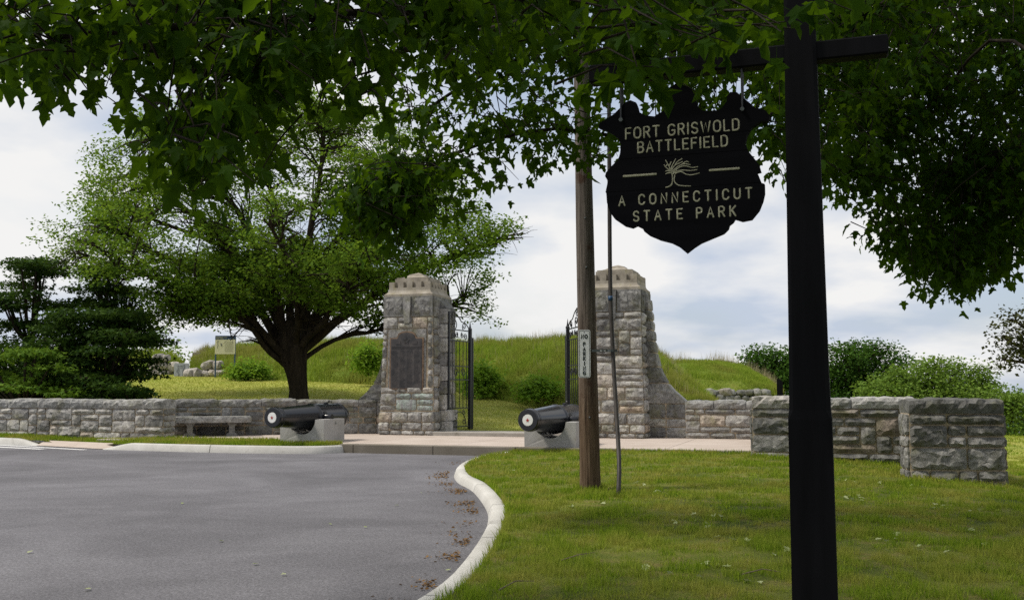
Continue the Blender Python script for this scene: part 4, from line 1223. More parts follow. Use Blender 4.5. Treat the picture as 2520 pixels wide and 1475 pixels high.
R1 = [stn(466,926,58, 476,884,63), stn(500,926,57,512,868,65), stn(640,936,54,640,852,66), stn(800,941,52,800,848,64), stn(900,947,51,900,843,63), stn(1030,955,49.5,1030,846,61.5), stn(1150,968,48,1150,850,60), stn(1270,992,45,1280,847,57), stn(1400,1022,42,1400,838,54), stn(1500,1042,40,1500,848,52), stn(1600,1046,38.5,1590,866,50), stn(1670,1034,38,1640,897,49), stn(1720,1010,38.5,1680,944,48.5), stn(1770,1000,39,1735,992,46)]
ramp_o, ramp_g = loft('rampart', R1, M_RAMP)
R2 = [stn(1560,950,58,1570,893,64), stn(1690,946,57.5,1690,891,64), stn(1760,949,57,1760,890,64), stn(1830,954,57,1822,901,64), stn(1885,962,57,1880,928,63), stn(1925,972,57,1925,962,61)]
mound_o, mound_g = loft('earth_mound', R2, M_RAMP)
R3 = [stn(180,905,61,200,880,67), stn(300,903,60.5,300,874,66), stn(380,898,60,380,872,65), stn(425,900,60,428,882,64), stn(446,915,60,448,906,63)]
bank_o, bank_g = loft('earth_bank', R3, M_RAMP)

def blades(name, P, hgt, wid, lean, mat, parent=None, rnd=None, kind='stuff', label=None, cat=None):
    n = len(P)
    ang = RNG.random(n) * 2 * PI; ln = np.abs(RNG.normal(0, lean, n))
    y = np.stack([np.cos(ang) * ln, np.sin(ang) * ln, np.ones(n)], 1)
    nr = np.stack([RNG.normal(0, 1, n), RNG.normal(0, 1, n), np.zeros(n)], 1)
    y = norm(y); x = norm(np.cross(y, nr))
    tv = np.array(BLADE_V, float)
    V = P[:, None, :] + tv[None, :, 0, None] * x[:, None, :] * wid[:, None, None] + tv[None, :, 1, None] * y[:, None, :] * hgt[:, None, None]
    Fc = np.arange(n * 3).reshape(-1, 3)
    o = np_mesh(name, V.reshape(-1, 3), Fc, mat, parent, RNG.random(n) if rnd is None else rnd, 1)
    tag(o, label, cat, None, kind)
    return o
def on_loft(g, n, u0=0, u1=1.0, kmax=10, pw=1.0):
    G_ = np.array([[tuple(p) for p in r] for r in g])
    i = RNG.random(n) * (len(g) - 1.001); k = (u0 + (u1 - u0) * RNG.random(n) ** pw) * kmax * .9999
    i0 = i.astype(int); k0 = k.astype(int); fi = (i - i0)[:, None]; fk = (k - k0)[:, None]
    return (G_[i0, k0] * (1-fi) * (1-fk) + G_[i0+1, k0] * fi * (1-fk) + G_[i0, k0+1] * (1-fi) * fk + G_[i0+1, k0+1] * fi * fk)
def pnoise(P, s, off=0.0):
    return np.array([noise.noise(Vector((p[0] * s + off, p[1] * s, p[2] * s))) for p in P])
for (g, n, nm, lb) in ((ramp_g, 120000, 'tall_grass', 'tall uncut meadow grass covering the main rampart slope'), (mound_g, 22000, 'tall_grass', 'olive tall grass covering the far earth mound'), (bank_g, 9000, 'tall_grass', 'tall grass on the small bank above the rubble wall')):
    P = on_loft(g, n, 0.02, 1.12, 10)
    hh = RNG.uniform(.16, .5, n) * np.clip(1 + 1.1 * pnoise(P, .9), .4, 2.2)
    if g is mound_g: hh *= .6
    blades(nm, P - np.array([0, 0, .04]), hh, RNG.uniform(.025, .055, n), .55, M_TALL, label=lb, cat='grass')
P = np.concatenate([on_loft(ramp_g, 6500, .9, 1.15, 10), on_loft(mound_g, 1500, .9, 1.15, 10), on_loft(ramp_g, 1800, .2, 1.0, 10)])
cl = pnoise(P, .45) > -.12
P = P[cl]
blades('seed_stalks', P, RNG.uniform(.30, .85, len(P)), RNG.uniform(.012, .028, len(P)), .18, M_SEED, label='dry pale grass seed stalks along the rampart crest', cat='grass')

# rubble retaining walls
def boulder(parent, p, r, sq=(1, 1, 1), mat=None, name='stone'):
    bm = bmesh.new(); bmesh.ops.create_icosphere(bm, subdivisions=2, radius=1)
    o_ = Vector((random.uniform(0, 50), 0, 0))
    for v in bm.verts:
        k = 1 + .28 * noise.noise(v.co * 1.1 + o_) + .12 * noise.noise(v.co * 2.6 + o_)
        c_ = v.co.copy()
        for ax in range(3): c_[ax] = math.copysign(abs(c_[ax]) ** .7, c_[ax])
        v.co = Vector((c_.x * r * sq[0], c_.y * r * sq[1], c_.z * r * sq[2])) * k
    me = bpy.data.meshes.new(name); bm.to_mesh(me); bm.free(); me.materials.append(mat or M_RUBBLE)
    o = link(name, me, parent); o.location = p; o.rotation_euler = (random.uniform(-.2, .2), random.uniform(-.2, .2), random.uniform(0, 6))
    return o
def rubble(label, x0, x1, yb, tops, Y, group=None, mat=None, sz=.34):
    base = at((x0 + x1) / 2, yb, Y)
    t = empty('rubble_wall', base, 0, label, 'rubble wall', group)
    px = Y / F_PX
    x = x0
    z_low = base.z
    rowh = sz * 1.35
    cols = int((x1 - x0) * px / (sz * 1.55)) + 1
    for r in range(9):
        z = r * rowh * .92
        for c in range(cols + 1):
            u = (c + (.5 if r % 2 else 0) + random.uniform(-.18, .18)) / cols
            if u > 1.02: continue
            xx = (x0 + (x1 - x0) * u - (x0 + x1) / 2) * px
            top = np.interp(u, [q[0] for q in tops], [q[1] for q in tops]) * px
            if z + rowh * .5 > top: continue
            rr = sz * random.uniform(.72, 1.12)
            boulder(t, Vector((xx, random.uniform(-.1, .1) + r * .06, z + sz * .45)), rr, (random.uniform(.95, 1.4), .9, random.uniform(.65, .95)), mat)
    return t
rubble('rough field-stone retaining wall beside the grey marker slab', 340, 432, 926, [(0, 22), (.25, 34), (.6, 50), (.85, 44), (1, 36)], 59.2, sz=.36)
rubble('low heap of field stones between the marker slab and the information board', 464, 545, 927, [(0, 12), (.35, 18), (.5, 40), (.8, 44), (1, 16)], 57.0, sz=.38)
rubble('stone revetment at the foot of the far earth mound', 1735, 1912, 988, [(0, 40), (.4, 36), (.75, 30), (1, 20)], 56.8, mat=M_STONE_R, sz=.30)
o = empty('stone_block', at(492, 884, 63.5), .2, 'squared granite block on top of the rampart end', 'stone block')
stone(o, Matrix.Identity(4), -.45, .95, 0, .42, .3, .06, M_STONE, 5, 3, name='stone')
# marker slab
mk = empty('marker_slab', at(446, 928, 57.2), math.radians(-6), 'grey square slab engraved with a star fort outline', 'marker')
m = MB(); m.bbox(-.42, .42, -.06, .06, 0, .80, .01); m.build('slab', M_MARKER, mk)
fort = [(-.16, .02), (-.13, .2), (-.27, .33), (-.17, .45), (-.2, .68), (-.08, .63), (.1, .66), (.22, .71), (.19, .48), (.14, .34), (.2, .2), (.16, .02)]
m = MB(); m.tube([(x, -.062, z) for x, z in fort], .016, 5); m.tube([(x * .6, -.062, .05 + z * .72) for x, z in fort], .008, 5); m.build('fort_outline', M_INK, mk)
# information board
ib = empty('information_board', at(553, 927, 56.2), math.radians(-5), 'cream information board with navy header on two blue posts', 'information board')
for s_ in (-1, 1):
    m = MB(); m.bbox(s_ * .56 - .035, s_ * .56 + .035, -.035, .035, -.1, 2.30, .006); m.build('post', M_BLUEPAINT, ib)
m = MB(); m.box(-.585, .585, -.062, -.036, 1.28, 2.10); m.build('panel', M_CREAM, ib)
m = MB(); m.box(-.585, .585, -.066, -.036, 2.102, 2.315); m.build('header', M_NAVY, ib)
m = MB()
for k in range(13): m.box(-.03, .03 + random.uniform(.40, .48), -.0655, -.0615, 1.40 + k * .048, 1.414 + k * .048)
m.build('text_lines', M_PRINT, ib)
m = MB(); m.tube([(-.47, -.064, 1.62), (-.42, -.064, 1.8), (-.45, -.064, 1.98), (-.38, -.064, 2.05)], .012, 5); m.tube([(-.25, -.064, 1.75), (-.18, -.064, 1.84), (-.27, -.064, 1.9), (-.2, -.064, 1.72)], .016, 5); m.build('map_drawing', M_INK, ib)
m = MB(); m.box(-.54, .1, -.0685, -.0655, 2.20, 2.235); m.box(-.54, -.1, -.0685, -.0655, 2.14, 2.165); m.box(.36, .5, -.0685, -.0655, 2.14, 2.165); m.build('header_lines', M_PRINT, ib)
# black post beyond the wall
bpz = at(1920, 985, 40)
bp_ = empty('bollard_post', bpz, math.radians(25), 'slim black square post with a slanted top beyond the lawn wall', 'post')
m = MB(); w_ = .085
m.add([(-w_, -w_, -.6), (w_, -w_, -.6), (w_, w_, -.6), (-w_, w_, -.6), (-w_, -w_, .86), (w_, -w_, .74), (w_, w_, .74), (-w_, w_, .86)], [(0, 3, 2, 1), (4, 5, 6, 7), (0, 1, 5, 4), (1, 2, 6, 5), (2, 3, 7, 6), (3, 0, 4, 7)]); m.build('post', M_BLACKWOOD, bp_)
m = MB(); m.box(-w_ - .012, w_ + .012, -w_ - .012, w_ + .012, -.62, -.55); m.build('collar', M_IRON, bp_)
# visitor seen above the crest
def person(loc, rz):
    t = empty('person', loc, rz, 'person in a dark jacket seen from the chest up beyond the rampart', 'person')
    J = [(0, 0, .92), (0, 0, 1.15), (0, .01, 1.36), (0, .0, 1.46), (0, -.01, 1.53), (0, -.015, 1.62), (0, 0, 1.71),
         (.19, 0, 1.38), (.27, .03, 1.10), (.34, -.06, .88), (-.19, 0, 1.38), (-.27, .03, 1.10), (-.30, -.06, .88),
         (.10, 0, .86), (.11, -.02, .48), (.11, 0, .07), (.11, -.13, .04), (-.10, 0, .86), (-.11, .03, .48), (-.11, .06, .07), (-.11, -.07, .04)]
    R_ = [(.15, .11), (.15, .11), (.17, .11), (.07, .07), (.055, .055), (.082, .095), (.07, .08), (.075, .07), (.052, .052), (.035, .035), (.075, .07), (.052, .052), (.035, .035), (.095, .09), (.065, .065), (.045, .05), (.04, .03), (.095, .09), (.065, .065), (.045, .05), (.04, .03)]
    E_ = [(0, 1), (1, 2), (2, 3), (3, 4), (4, 5), (5, 6), (2, 7), (7, 8), (8, 9), (2, 10), (10, 11), (11, 12), (0, 13), (13, 14), (14, 15), (15, 16), (0, 17), (17, 18), (18, 19), (19, 20)]
    me = bpy.data.meshes.new('body'); me.from_pydata(J, E_, []); me.update()
    o = link('body', me, t); me.materials.append(M_CLOTH)
    md = o.modifiers.new('skin', 'SKIN')
    sk = me.skin_vertices[0].data if me.skin_vertices else None
    if sk is None:
        me.attributes  # layer appears with the modifier
    if me.skin_vertices:
        for i, r_ in enumerate(R_): me.skin_vertices[0].data[i].radius = r_
        me.skin_vertices[0].data[0].use_root = True
    o.modifiers.new('sub', 'SUBSURF').render_levels = 2
    bm = bmesh.new(); bmesh.ops.create_icosphere(bm, subdivisions=2, radius=1)
    for v in bm.verts: v.co = Vector((v.co.x * .092, v.co.y * .108 - .012 - (.02 if v.co.y < -.8 and abs(v.co.z) < .35 else 0), v.co.z * .13 + 1.635))
    me = bpy.data.meshes.new('face'); bm.to_mesh(me); bm.free(); me.materials.append(M_SKIN); link('face', me, t)
    return t
hp_ = at(1640, 884, 60.5)
person(Vector((hp_.x, hp_.y, hp_.z - 1.70)), .5)

# ------------------------------------------------------------------ trees
def limb_mesh(mb, pts, r0, r1, n=7, wob=0.0):
    pp_ = catmull([Vector(p) for p in pts], max(.25, (Vector(pts[-1]) - Vector(pts[0])).length / 14))
    k = len(pp_)
    if wob:
        for i in range(1, k - 1): pp_[i] = pp_[i] + Vector((noise.noise(pp_[i] * .9), noise.noise(pp_[i] * .9 + Vector((5, 0, 0))), noise.noise(pp_[i] * .9 + Vector((0, 7, 0))))) * wob
    mb.tube(pp_, [r0 + (r1 - r0) * (i / max(1, k - 1)) ** .8 for i in range(k)], n, cap=False)
    return pp_
def cluster_leaves(centers, per, spread, flat, size, updir=.6):
    """leaf positions and frames around many twig ends"""
    Cc = np.repeat(np.array([tuple(c) for c in centers]), per, axis=0); n = len(Cc)
    off = np.clip(RNG.normal(0, 1, (n, 3)), -1.7, 1.7) * spread * np.array([1, 1, flat])
    pos = Cc + off
    ang = RNG.random(n) * 2 * PI
    y = np.stack([np.cos(ang), np.sin(ang), RNG.normal(-.25, .45, n)], 1) + off * .8 / max(spread, 1e-3) * .5
    nr = np.stack([RNG.normal(0, updir, n), RNG.normal(0, updir, n), np.ones(n)], 1)
    sz = size * RNG.uniform(.65, 1.25, n)
    return pos, y, nr, sz
def fill_rnd(n, base=None):
    return np.clip(RNG.random(n) * .8 + (.1 if base is None else base), 0, 1)

# --- spreading thorn tree behind the wall
TB = at(735, 985, 41.0); TB.z = gz1(TB.x, TB.y) - .1
th_ = empty('thorn_tree', TB, 0, 'old broad-crowned tree with dark fluted trunk behind the bench wall', 'tree')
mb = MB()
def A3(x, y, dY): return at(x, y, 41.0 + dY) - TB
tr = [(0, 0, 0), A3(734, 960, 0), A3(728, 915, 0), A3(720, 870, 0), A3(718, 835, 0), A3(720, 790, 0)]
pp_ = catmull([Vector(p) for p in tr], .25)
rad = [float(np.interp(i / (len(pp_) - 1), [0, .15, .35, .55, .75, 1], [.46, .35, .40, .54, .62, .32])) for i in range(len(pp_))]
V0 = len(mb.v); mb.tube(pp_, rad, 22, cap=False)
for i_ in range(V0, len(mb.v)):                                   # flutes
    ring = (i_ - V0) // 22; k = (i_ - V0) % 22; c_ = pp_[ring]; p = Vector(mb.v[i_]); t_ = 2 * PI * k / 22
    f = 1 + .10 * math.sin(5 * t_ + ring * .12) + .05 * math.sin(9 * t_ - ring * .2)
    q = c_ + (p - c_) * f; mb.v[i_] = tuple(q)
LIMBS = [([(695,875,-.3),(625,800,-1.5),(520,735,-3),(400,690,-4),(320,665,-4.5),(270,640,-4.5)], .26), ([(705,850,.4),(640,700,2),(540,600,3),(420,560,3.5),(330,520,4),(260,500,4)], .28), ([(735,845,.2),(770,720,.6),(850,560,.6),(960,470,.4),(1060,520,0),(1130,560,0)], .26),
 ([(700,880,0),(655,838,-.5),(615,780,-1),(560,720,-1.5),(470,660,-2),(370,615,-2.5),(270,560,-3)], .36),
 ([(700,865,.4),(650,770,.8),(600,660,1.5),(520,565,2),(430,500,2.5),(330,430,3)], .36),
 ([(705,850,0),(680,740,-.5),(630,600,-1.5),(555,480,-2),(470,400,-2.5),(385,340,-3)], .36),
 ([(715,840,.2),(712,700,.5),(690,560,1),(650,420,1.2),(590,300,1.5)], .34),
 ([(728,840,-.2),(752,700,-.8),(765,560,-1.5),(790,420,-2),(800,290,-2.5)], .36),
 ([(740,840,.3),(800,745,1),(850,640,2),(900,540,2.5),(960,430,3)], .36),
 ([(752,855,0),(825,795,-.4),(905,742,-.8),(975,690,-1),(1070,650,-1),(1160,615,-1),(1225,600,-1)], .34),
 ([(760,875,.2),(825,835,.6),(900,815,1),(965,800,1.2),(1060,765,1.5),(1140,745,1.6)], .16),
 ([(690,890,-.2),(645,850,-1),(600,795,-2),(540,765,-2.5),(475,755,-3),(420,760,-3)], .20),
 ([(725,845,-.5),(735,760,-2),(720,680,-4),(690,600,-5.5),(650,540,-6.5)], .30),
 ([(735,845,.6),(780,760,2.5),(830,680,4.5),(900,600,6)], .28),
 ([(715,845,.6),(680,760,2.5),(600,690,4.5),(500,640,6)], .28),
 ([(740,850,-.4),(800,780,-2),(860,700,-4),(900,640,-5)], .28)]
tips = []
paths = []
for pts, r in LIMBS:
    P_ = [A3(724, pts[0][1] + 28, 0)] + [A3(*p) for p in pts]
    paths.append((limb_mesh(mb, P_, r * .74, .045, 8, .12), r))
rnd_ = random.Random(5)
for path, r in paths:
    k = len(path)
    for c in range(40):
        u = rnd_.uniform(.26, 1.0) ** .9; i = min(k - 2, int(u * (k - 1))); p = path[i]
        d = (path[i+1] - path[i]).normalized()
        out = Vector((p.x, p.y, 0)); out = out.normalized() if out.length > .1 else Vector((0, 0, 0))
        dr = (d * .5 + out * .5 + Vector((rnd_.gauss(0, .75), rnd_.gauss(0, .75), rnd_.gauss(.22, .45)))).normalized()
        ln = rnd_.uniform(1.0, 2.6) * (1.1 - .35 * u)
        e = p + dr * ln
        if e.z < 2.6: continue
        mid = p + dr * ln * .5 + Vector((rnd_.gauss(0, .12), rnd_.gauss(0, .12), .12))
        q = limb_mesh(mb, [p, mid, e], .06, .018, 4)
        for w in range(6):
            s_ = q[min(len(q)-1, int(rnd_.uniform(.3, 1) * len(q)))]
            d2 = (dr * .5 + Vector((rnd_.gauss(0, .8), rnd_.gauss(0, .8), rnd_.gauss(.1, .35)))).normalized()
            e2 = s_ + d2 * rnd_.uniform(.4, 1.0)
            mb.tube([s_, s_.lerp(e2, .5) + Vector((0, 0, .05)), e2], [.014, .010, .005], 3, cap=False)
            tips += [e2, s_.lerp(e2, .55)]
for (x, y, dY) in ((180,610,-2.5),(240,600,-2.6),(160,640,-2)):       # bare twig sprays at the left edge
    s_ = A3(x + 60, y - 10, dY)
    for w in range(22):
        e2 = A3(x + rnd_.uniform(-60, 20), y + rnd_.uniform(-35, 55), dY + rnd_.uniform(-1, 1)); mb.tube([s_, s_.lerp(e2, .5) + Vector((0, 0, .15)), e2], [.02, .012, .005], 3, cap=False)
# fill the dome of the crown: clumps tied back to the nearest limb
limb_pts = [q for pth, r in paths for q in pth[len(pth)//3:]]
lpa = np.array([tuple(q) for q in limb_pts]); made = 0
while made < 560:
    t_ = rnd_.uniform(0, PI * 1.06) - .03 * PI; k_ = rnd_.uniform(.35, 1.0) ** .5
    x_ = 660 + 520 * k_ * math.cos(t_); y_ = 640 - 420 * k_ * math.sin(t_)
    c_ = A3(x_, y_, rnd_.uniform(-1, 1) * 6.5 * math.sqrt(max(.05, 1 - (k_ * .9) ** 2)))
    if noise.noise(c_ * .42) < -.06: continue
    made += 1
    j_ = int(np.argmin(((lpa - np.array(tuple(c_))) ** 2).sum(1))); s_ = limb_pts[j_]
    if (c_ - s_).length < 4.5: mb.tube([s_, s_.lerp(c_, .5) + Vector((0, 0, .15)), c_], [.035, .02, .008], 4, cap=False)
    for w in range(5): tips.append(c_ + Vector((rnd_.gauss(0, .5), rnd_.gauss(0, .5), rnd_.gauss(0, .22))))
mb.build('trunk', M_BARK, th_, True)
tips = [t_ for t_ in tips if t_.z > (4.3 - .35 * abs(t_.x) if abs(t_.x) < 4.5 else 2.7) and noise.noise(t_ * .55) > -.20]
pos, y_, nr, sz = cluster_leaves(tips, 17, .21, .55, .15, .7)
o = scatter('crown', DIA_V, DIA_F, pos, y_, nr, sz, M_HAW, th_); tag(o, kind='stuff')

def blob_tree(name, label, base, clumps, leaf, per_m2, mat, trunk_r, cat='tree', flat=.7, group=None, spread=.35, bark=None, trunk_h=None, tmpl=(DIA_V, DIA_F), gaps=.0, dens=4.0):
    """clumps: (centre world, radii); leaves lie in tufts through each clump, thicker at its skin"""
    t = empty(name, base, 0, label, cat, group)
    mb = MB(); cen = []
    base = Vector(base)
    topc = max(clumps, key=lambda c: c[0].z)
    crot = base + Vector((0, 0, (trunk_h or .35 * (topc[0].z - base.z))))
    mb.tube([Vector((0, 0, -.3)), Vector((0, 0, .3)), crot - base], [trunk_r * 1.3, trunk_r, trunk_r * .8], 9, cap=False)
    for c, rad in clumps:
        rad = Vector(rad)
        limb_mesh(mb, [crot - base, (crot - base).lerp(c - base, .5) + Vector((0, 0, .1 * rad.z)), c - base], trunk_r * .45, .03, 5, .1)
        area = 4 * PI * ((rad.x * rad.y + rad.x * rad.z + rad.y * rad.z) / 3)
        n = max(10, int(area * per_m2 * dens))
        for q in range(n):
            d = Vector((random.gauss(0, 1), random.gauss(0, 1), random.gauss(0, 1))).normalized()
            k = random.uniform(.45, 1.0) ** .45
            k *= 1 + .25 * noise.noise(d * 2.2 + Vector((c.x, c.y, 0)))
            p = c - base + Vector((d.x * rad.x, d.y * rad.y, d.z * rad.z)) * k
            if noise.noise((p + base) * (1.2 / max(spread, .1) * .35)) < gaps - .35: continue
            cen.append(p)
            if random.random() < .25: mb.tube([c - base, (c - base).lerp(p, .5) + Vector((0, 0, .05)), p], [.03, .018, .006], 3, cap=False)
    mb.build('trunk', bark or M_BARK, t, True)
    per = 12
    pos, y_, nr, sz = cluster_leaves(cen, per, spread, flat, leaf, .75)
    o = scatter('crown', tmpl[0], tmpl[1], pos, y_, nr, sz, mat, t); tag(o, kind='stuff')
    return t
def clumps_px(lst, Y):
    """(x, y, rx_px, ry_px, dY)"""
    out = []
    for (x, y, rx, ry, dY) in lst:
        k = (Y + dY) / F_PX
        out.append((at(x, y, Y + dY), (rx * k, max(rx, ry) * k * .9, ry * k)))
    return out
def gbase(x, y, Y):
    p = at(x, y, Y); p.z = gz1(p.x, p.y) - .05; return p

# dark layered shrubs and trees on the left
def layered(seed, x0, x1, y0, y1, n, Y, rx=(40, 80), ry=(7, 13), prof=None, dd=1.6):
    r = random.Random(seed); L_ = []
    for k in range(n):
        y = r.uniform(y0, y1); u = (y - y0) / (y1 - y0)
        a, b = prof(u) if prof else (x0, x1)
        L_.append((r.uniform(a, b), y, r.uniform(*rx), r.uniform(*ry), r.uniform(-dd, dd)))
    return clumps_px(L_, Y)
YS = 36.5
blob_tree('evergreen_shrub', 'big dark layered evergreen shrub spreading above the long wall', gbase(250, 985, YS + 1.4), layered(1, 60, 400, 770, 975, 42, YS + 1.4, (45, 85), (9, 17), lambda u: (150 - 90 * u, 330 + 40 * u)), .20, 3.6, M_DARKLEAF, .16, 'shrub', .2, spread=.26, tmpl=(SPRAY_V, SPRAY_F), dens=1.9, trunk_h=.6)
blob_tree('spreading_shrub', 'lower yellow-green layered shrub in front of the dark evergreen', gbase(60, 985, YS - 1.2), layered(2, -60, 190, 850, 965, 20, YS - 1.2, (25, 75), (5, 11), lambda u: (-60 - 40 * u, 90 + 90 * u), .9), .20, 3.4, M_LIGHTLEAF if False else leaf_mat('shrub_leaf', (.05, .115, .012), (.13, .22, .024), (.17, .27, .02), .34), .10, 'shrub', .2, spread=.25, tmpl=(SPRAY_V, SPRAY_F), dens=1.9, trunk_h=.4)
blob_tree('conifer', 'open layered dark tree with bare stems left of the thorn tree', gbase(70, 985, YS + 3), layered(3, -20, 160, 640, 800, 24, YS + 3, (28, 60), (7, 12), lambda u: (60 - 100 * u, 110 + 60 * u)), .19, 4.2, M_DARKLEAF, .14, 'tree', .2, spread=.26, tmpl=(SPRAY_V, SPRAY_F), dens=1.9, trunk_h=2.2)
blob_tree('conifer', 'slender layered dark tree rising behind the evergreen shrub', gbase(300, 985, YS + 4), layered(4, 190, 380, 660, 840, 24, YS + 4, (24, 55), (6, 11), lambda u: (230 - 40 * u, 300 + 80 * u)), .19, 4.2, M_DARKLEAF, .13, 'tree', .2, spread=.26, tmpl=(SPRAY_V, SPRAY_F), dens=1.9, trunk_h=2.4)
blob_tree('evergreen_shrub', 'low dark juniper-like shrub at the end of the long wall', gbase(330, 985, YS - .4), layered(5, 200, 380, 925, 985, 12, YS - .4, (35, 60), (9, 15), lambda u: (190, 350), .7), .18, 4.5, M_DARKLEAF, .08, 'shrub', .2, spread=.22, tmpl=(SPRAY_V, SPRAY_F), dens=1.9, trunk_h=.3)
blob_tree('evergreen_shrub', 'shadowy evergreen mass filling the corner behind the wall', gbase(10, 985, YS + 2.2), layered(6, -120, 140, 800, 980, 26, YS + 2.2, (50, 90), (14, 24), lambda u: (-150, 130)), .20, 3.2, M_DARKLEAF, .15, 'shrub', .4, spread=.26, tmpl=(SPRAY_V, SPRAY_F), dens=1.9, trunk_h=.5)
# pale tree beyond the rubble wall
blob_tree('young_tree', 'hazy pale green tree beyond the rubble wall', at(390, 915, 68), clumps_px([(350,835,40,28,0),(395,850,36,30,1),(425,880,24,18,0),(370,800,24,18,1)], 68), .26, .9, M_FARLIGHT, .18, 'tree', .7, spread=.5)
# bushes on the rampart
for (x, y, rx, ry, Y, lb) in ((1185, 925, 40, 42, 46.5, 'leafy bush at the rampart foot beside the open gate leaf'), (1322, 948, 48, 26, 43.5, 'rounded leafy bush low on the rampart in the gateway'), (905, 872, 36, 36, 50, 'tall leafy bush on the rampart beside the plaque pillar'), (1060, 915, 40, 36, 50, 'leafy bush on the rampart partly hidden by the plaque pillar'), (610, 905, 50, 20, 53.5, 'low bush on the rampart beside the information board')):
    c = clumps_px([(x, y, rx * .6, ry * .6, 0), (x - rx * .5, y + ry * .3, rx * .45, ry * .5, -.3), (x + rx * .5, y + ry * .25, rx * .45, ry * .45, .2), (x + rx * .1, y - ry * .45, rx * .4, ry * .4, .3), (x - rx * .2, y + ry * .75, rx * .7, ry * .4, -.2), (x + rx * .45, y + ry * .7, rx * .45, ry * .4, 0), (x - rx * .7, y + ry * .6, rx * .3, ry * .35, .2), (x + rx * .8, y + ry * .1, rx * .25, ry * .3, .1)], Y)
    b_ = at(x, y + ry * 1.05, Y + .4)
    blob_tree('bush', lb, b_, c, .19, 3.2, M_LIGHTLEAF, .06, 'bush', .7, 'bushes on the rampart', spread=.22, trunk_h=.15)
# far trees on the right
FT = 'trees beyond the lawn'
def ft(label, base, c, Y, leaf, dens, mat, r, name='broadleaf_tree', sp=.38):
    b = at(base[0], base[1], Y)
    rr_ = random.Random(int(base[0])); c2 = list(c)
    for (x, y, rx, ry, dY) in c:
        for q in range(4):
            t_ = rr_.uniform(-.3, PI + .3); k_ = rr_.uniform(.28, .5)
            c2.append((x + rx * 1.02 * math.cos(t_), y - ry * 1.05 * math.sin(t_), rx * k_, ry * k_, dY + rr_.uniform(-1, 1)))
    return blob_tree(name, label, b, clumps_px(c2, Y), leaf * 1.25, dens, mat, r, 'tree', .75, FT, spread=sp, dens=6.0, gaps=.22)
ft('rounded dark green tree rising behind the earth mound', (1900, 985), [(1895,885,40,26,0),(1850,900,32,26,-1),(1935,895,40,30,1),(1900,930,60,28,0),(1960,925,45,35,1),(1935,955,50,22,0)], 78, .21, 1.0, M_FARLEAF, .3)
ft('tall dark green tree with gaps, just right of the sign post', (2120, 1010), [(2120,872,48,26,0),(2075,890,36,34,-1),(2165,890,46,34,1),(2090,935,50,36,0),(2170,935,50,34,0),(2215,905,24,14,0),(2055,935,38,44,1),(2130,970,80,24,0)], 80, .21, 1.0, M_FARLEAF, .34)
ft('paler yellow-green tree behind the lawn wall', (2300, 1040), [(2200,960,70,40,0),(2290,940,80,36,0),(2370,935,60,30,1),(2260,990,110,36,-1),(2380,985,70,46,0),(2420,955,36,22,1),(2180,1000,60,26,0)], 72, .19, 1.1, M_FARLIGHT, .3)
ft('low pale tree at the edge of the open lawn', (2470, 1075), [(2460,1000,44,34,0),(2490,1035,36,34,0),(2440,1040,40,30,0),(2500,1005,26,24,1)], 66, .19, 1.2, M_FARLIGHT, .2)
ft('distant dark hedge tree beside the far building', (2560, 1100), [(2520,1060,50,22,0),(2590,1050,50,30,0)], 95, .25, .8, M_FARLEAF, .2)
# oak branch coming in from the right
ob = blob_tree('oak_tree', 'dark small-leaved tree reaching in over the far end of the lawn', gbase(2720, 1080, 30), clumps_px([(2500,790,30,22,0),(2475,835,38,16,0),(2510,868,34,18,.5),(2470,885,28,16,0),(2540,830,36,40,0),(2600,780,60,60,1),(2640,860,60,50,0),(2520,915,18,10,0),(2700,760,90,80,0)], 30), .13, 3.4, M_BROWNLEAF, .28, 'tree', .8, spread=.20, trunk_h=2.2)

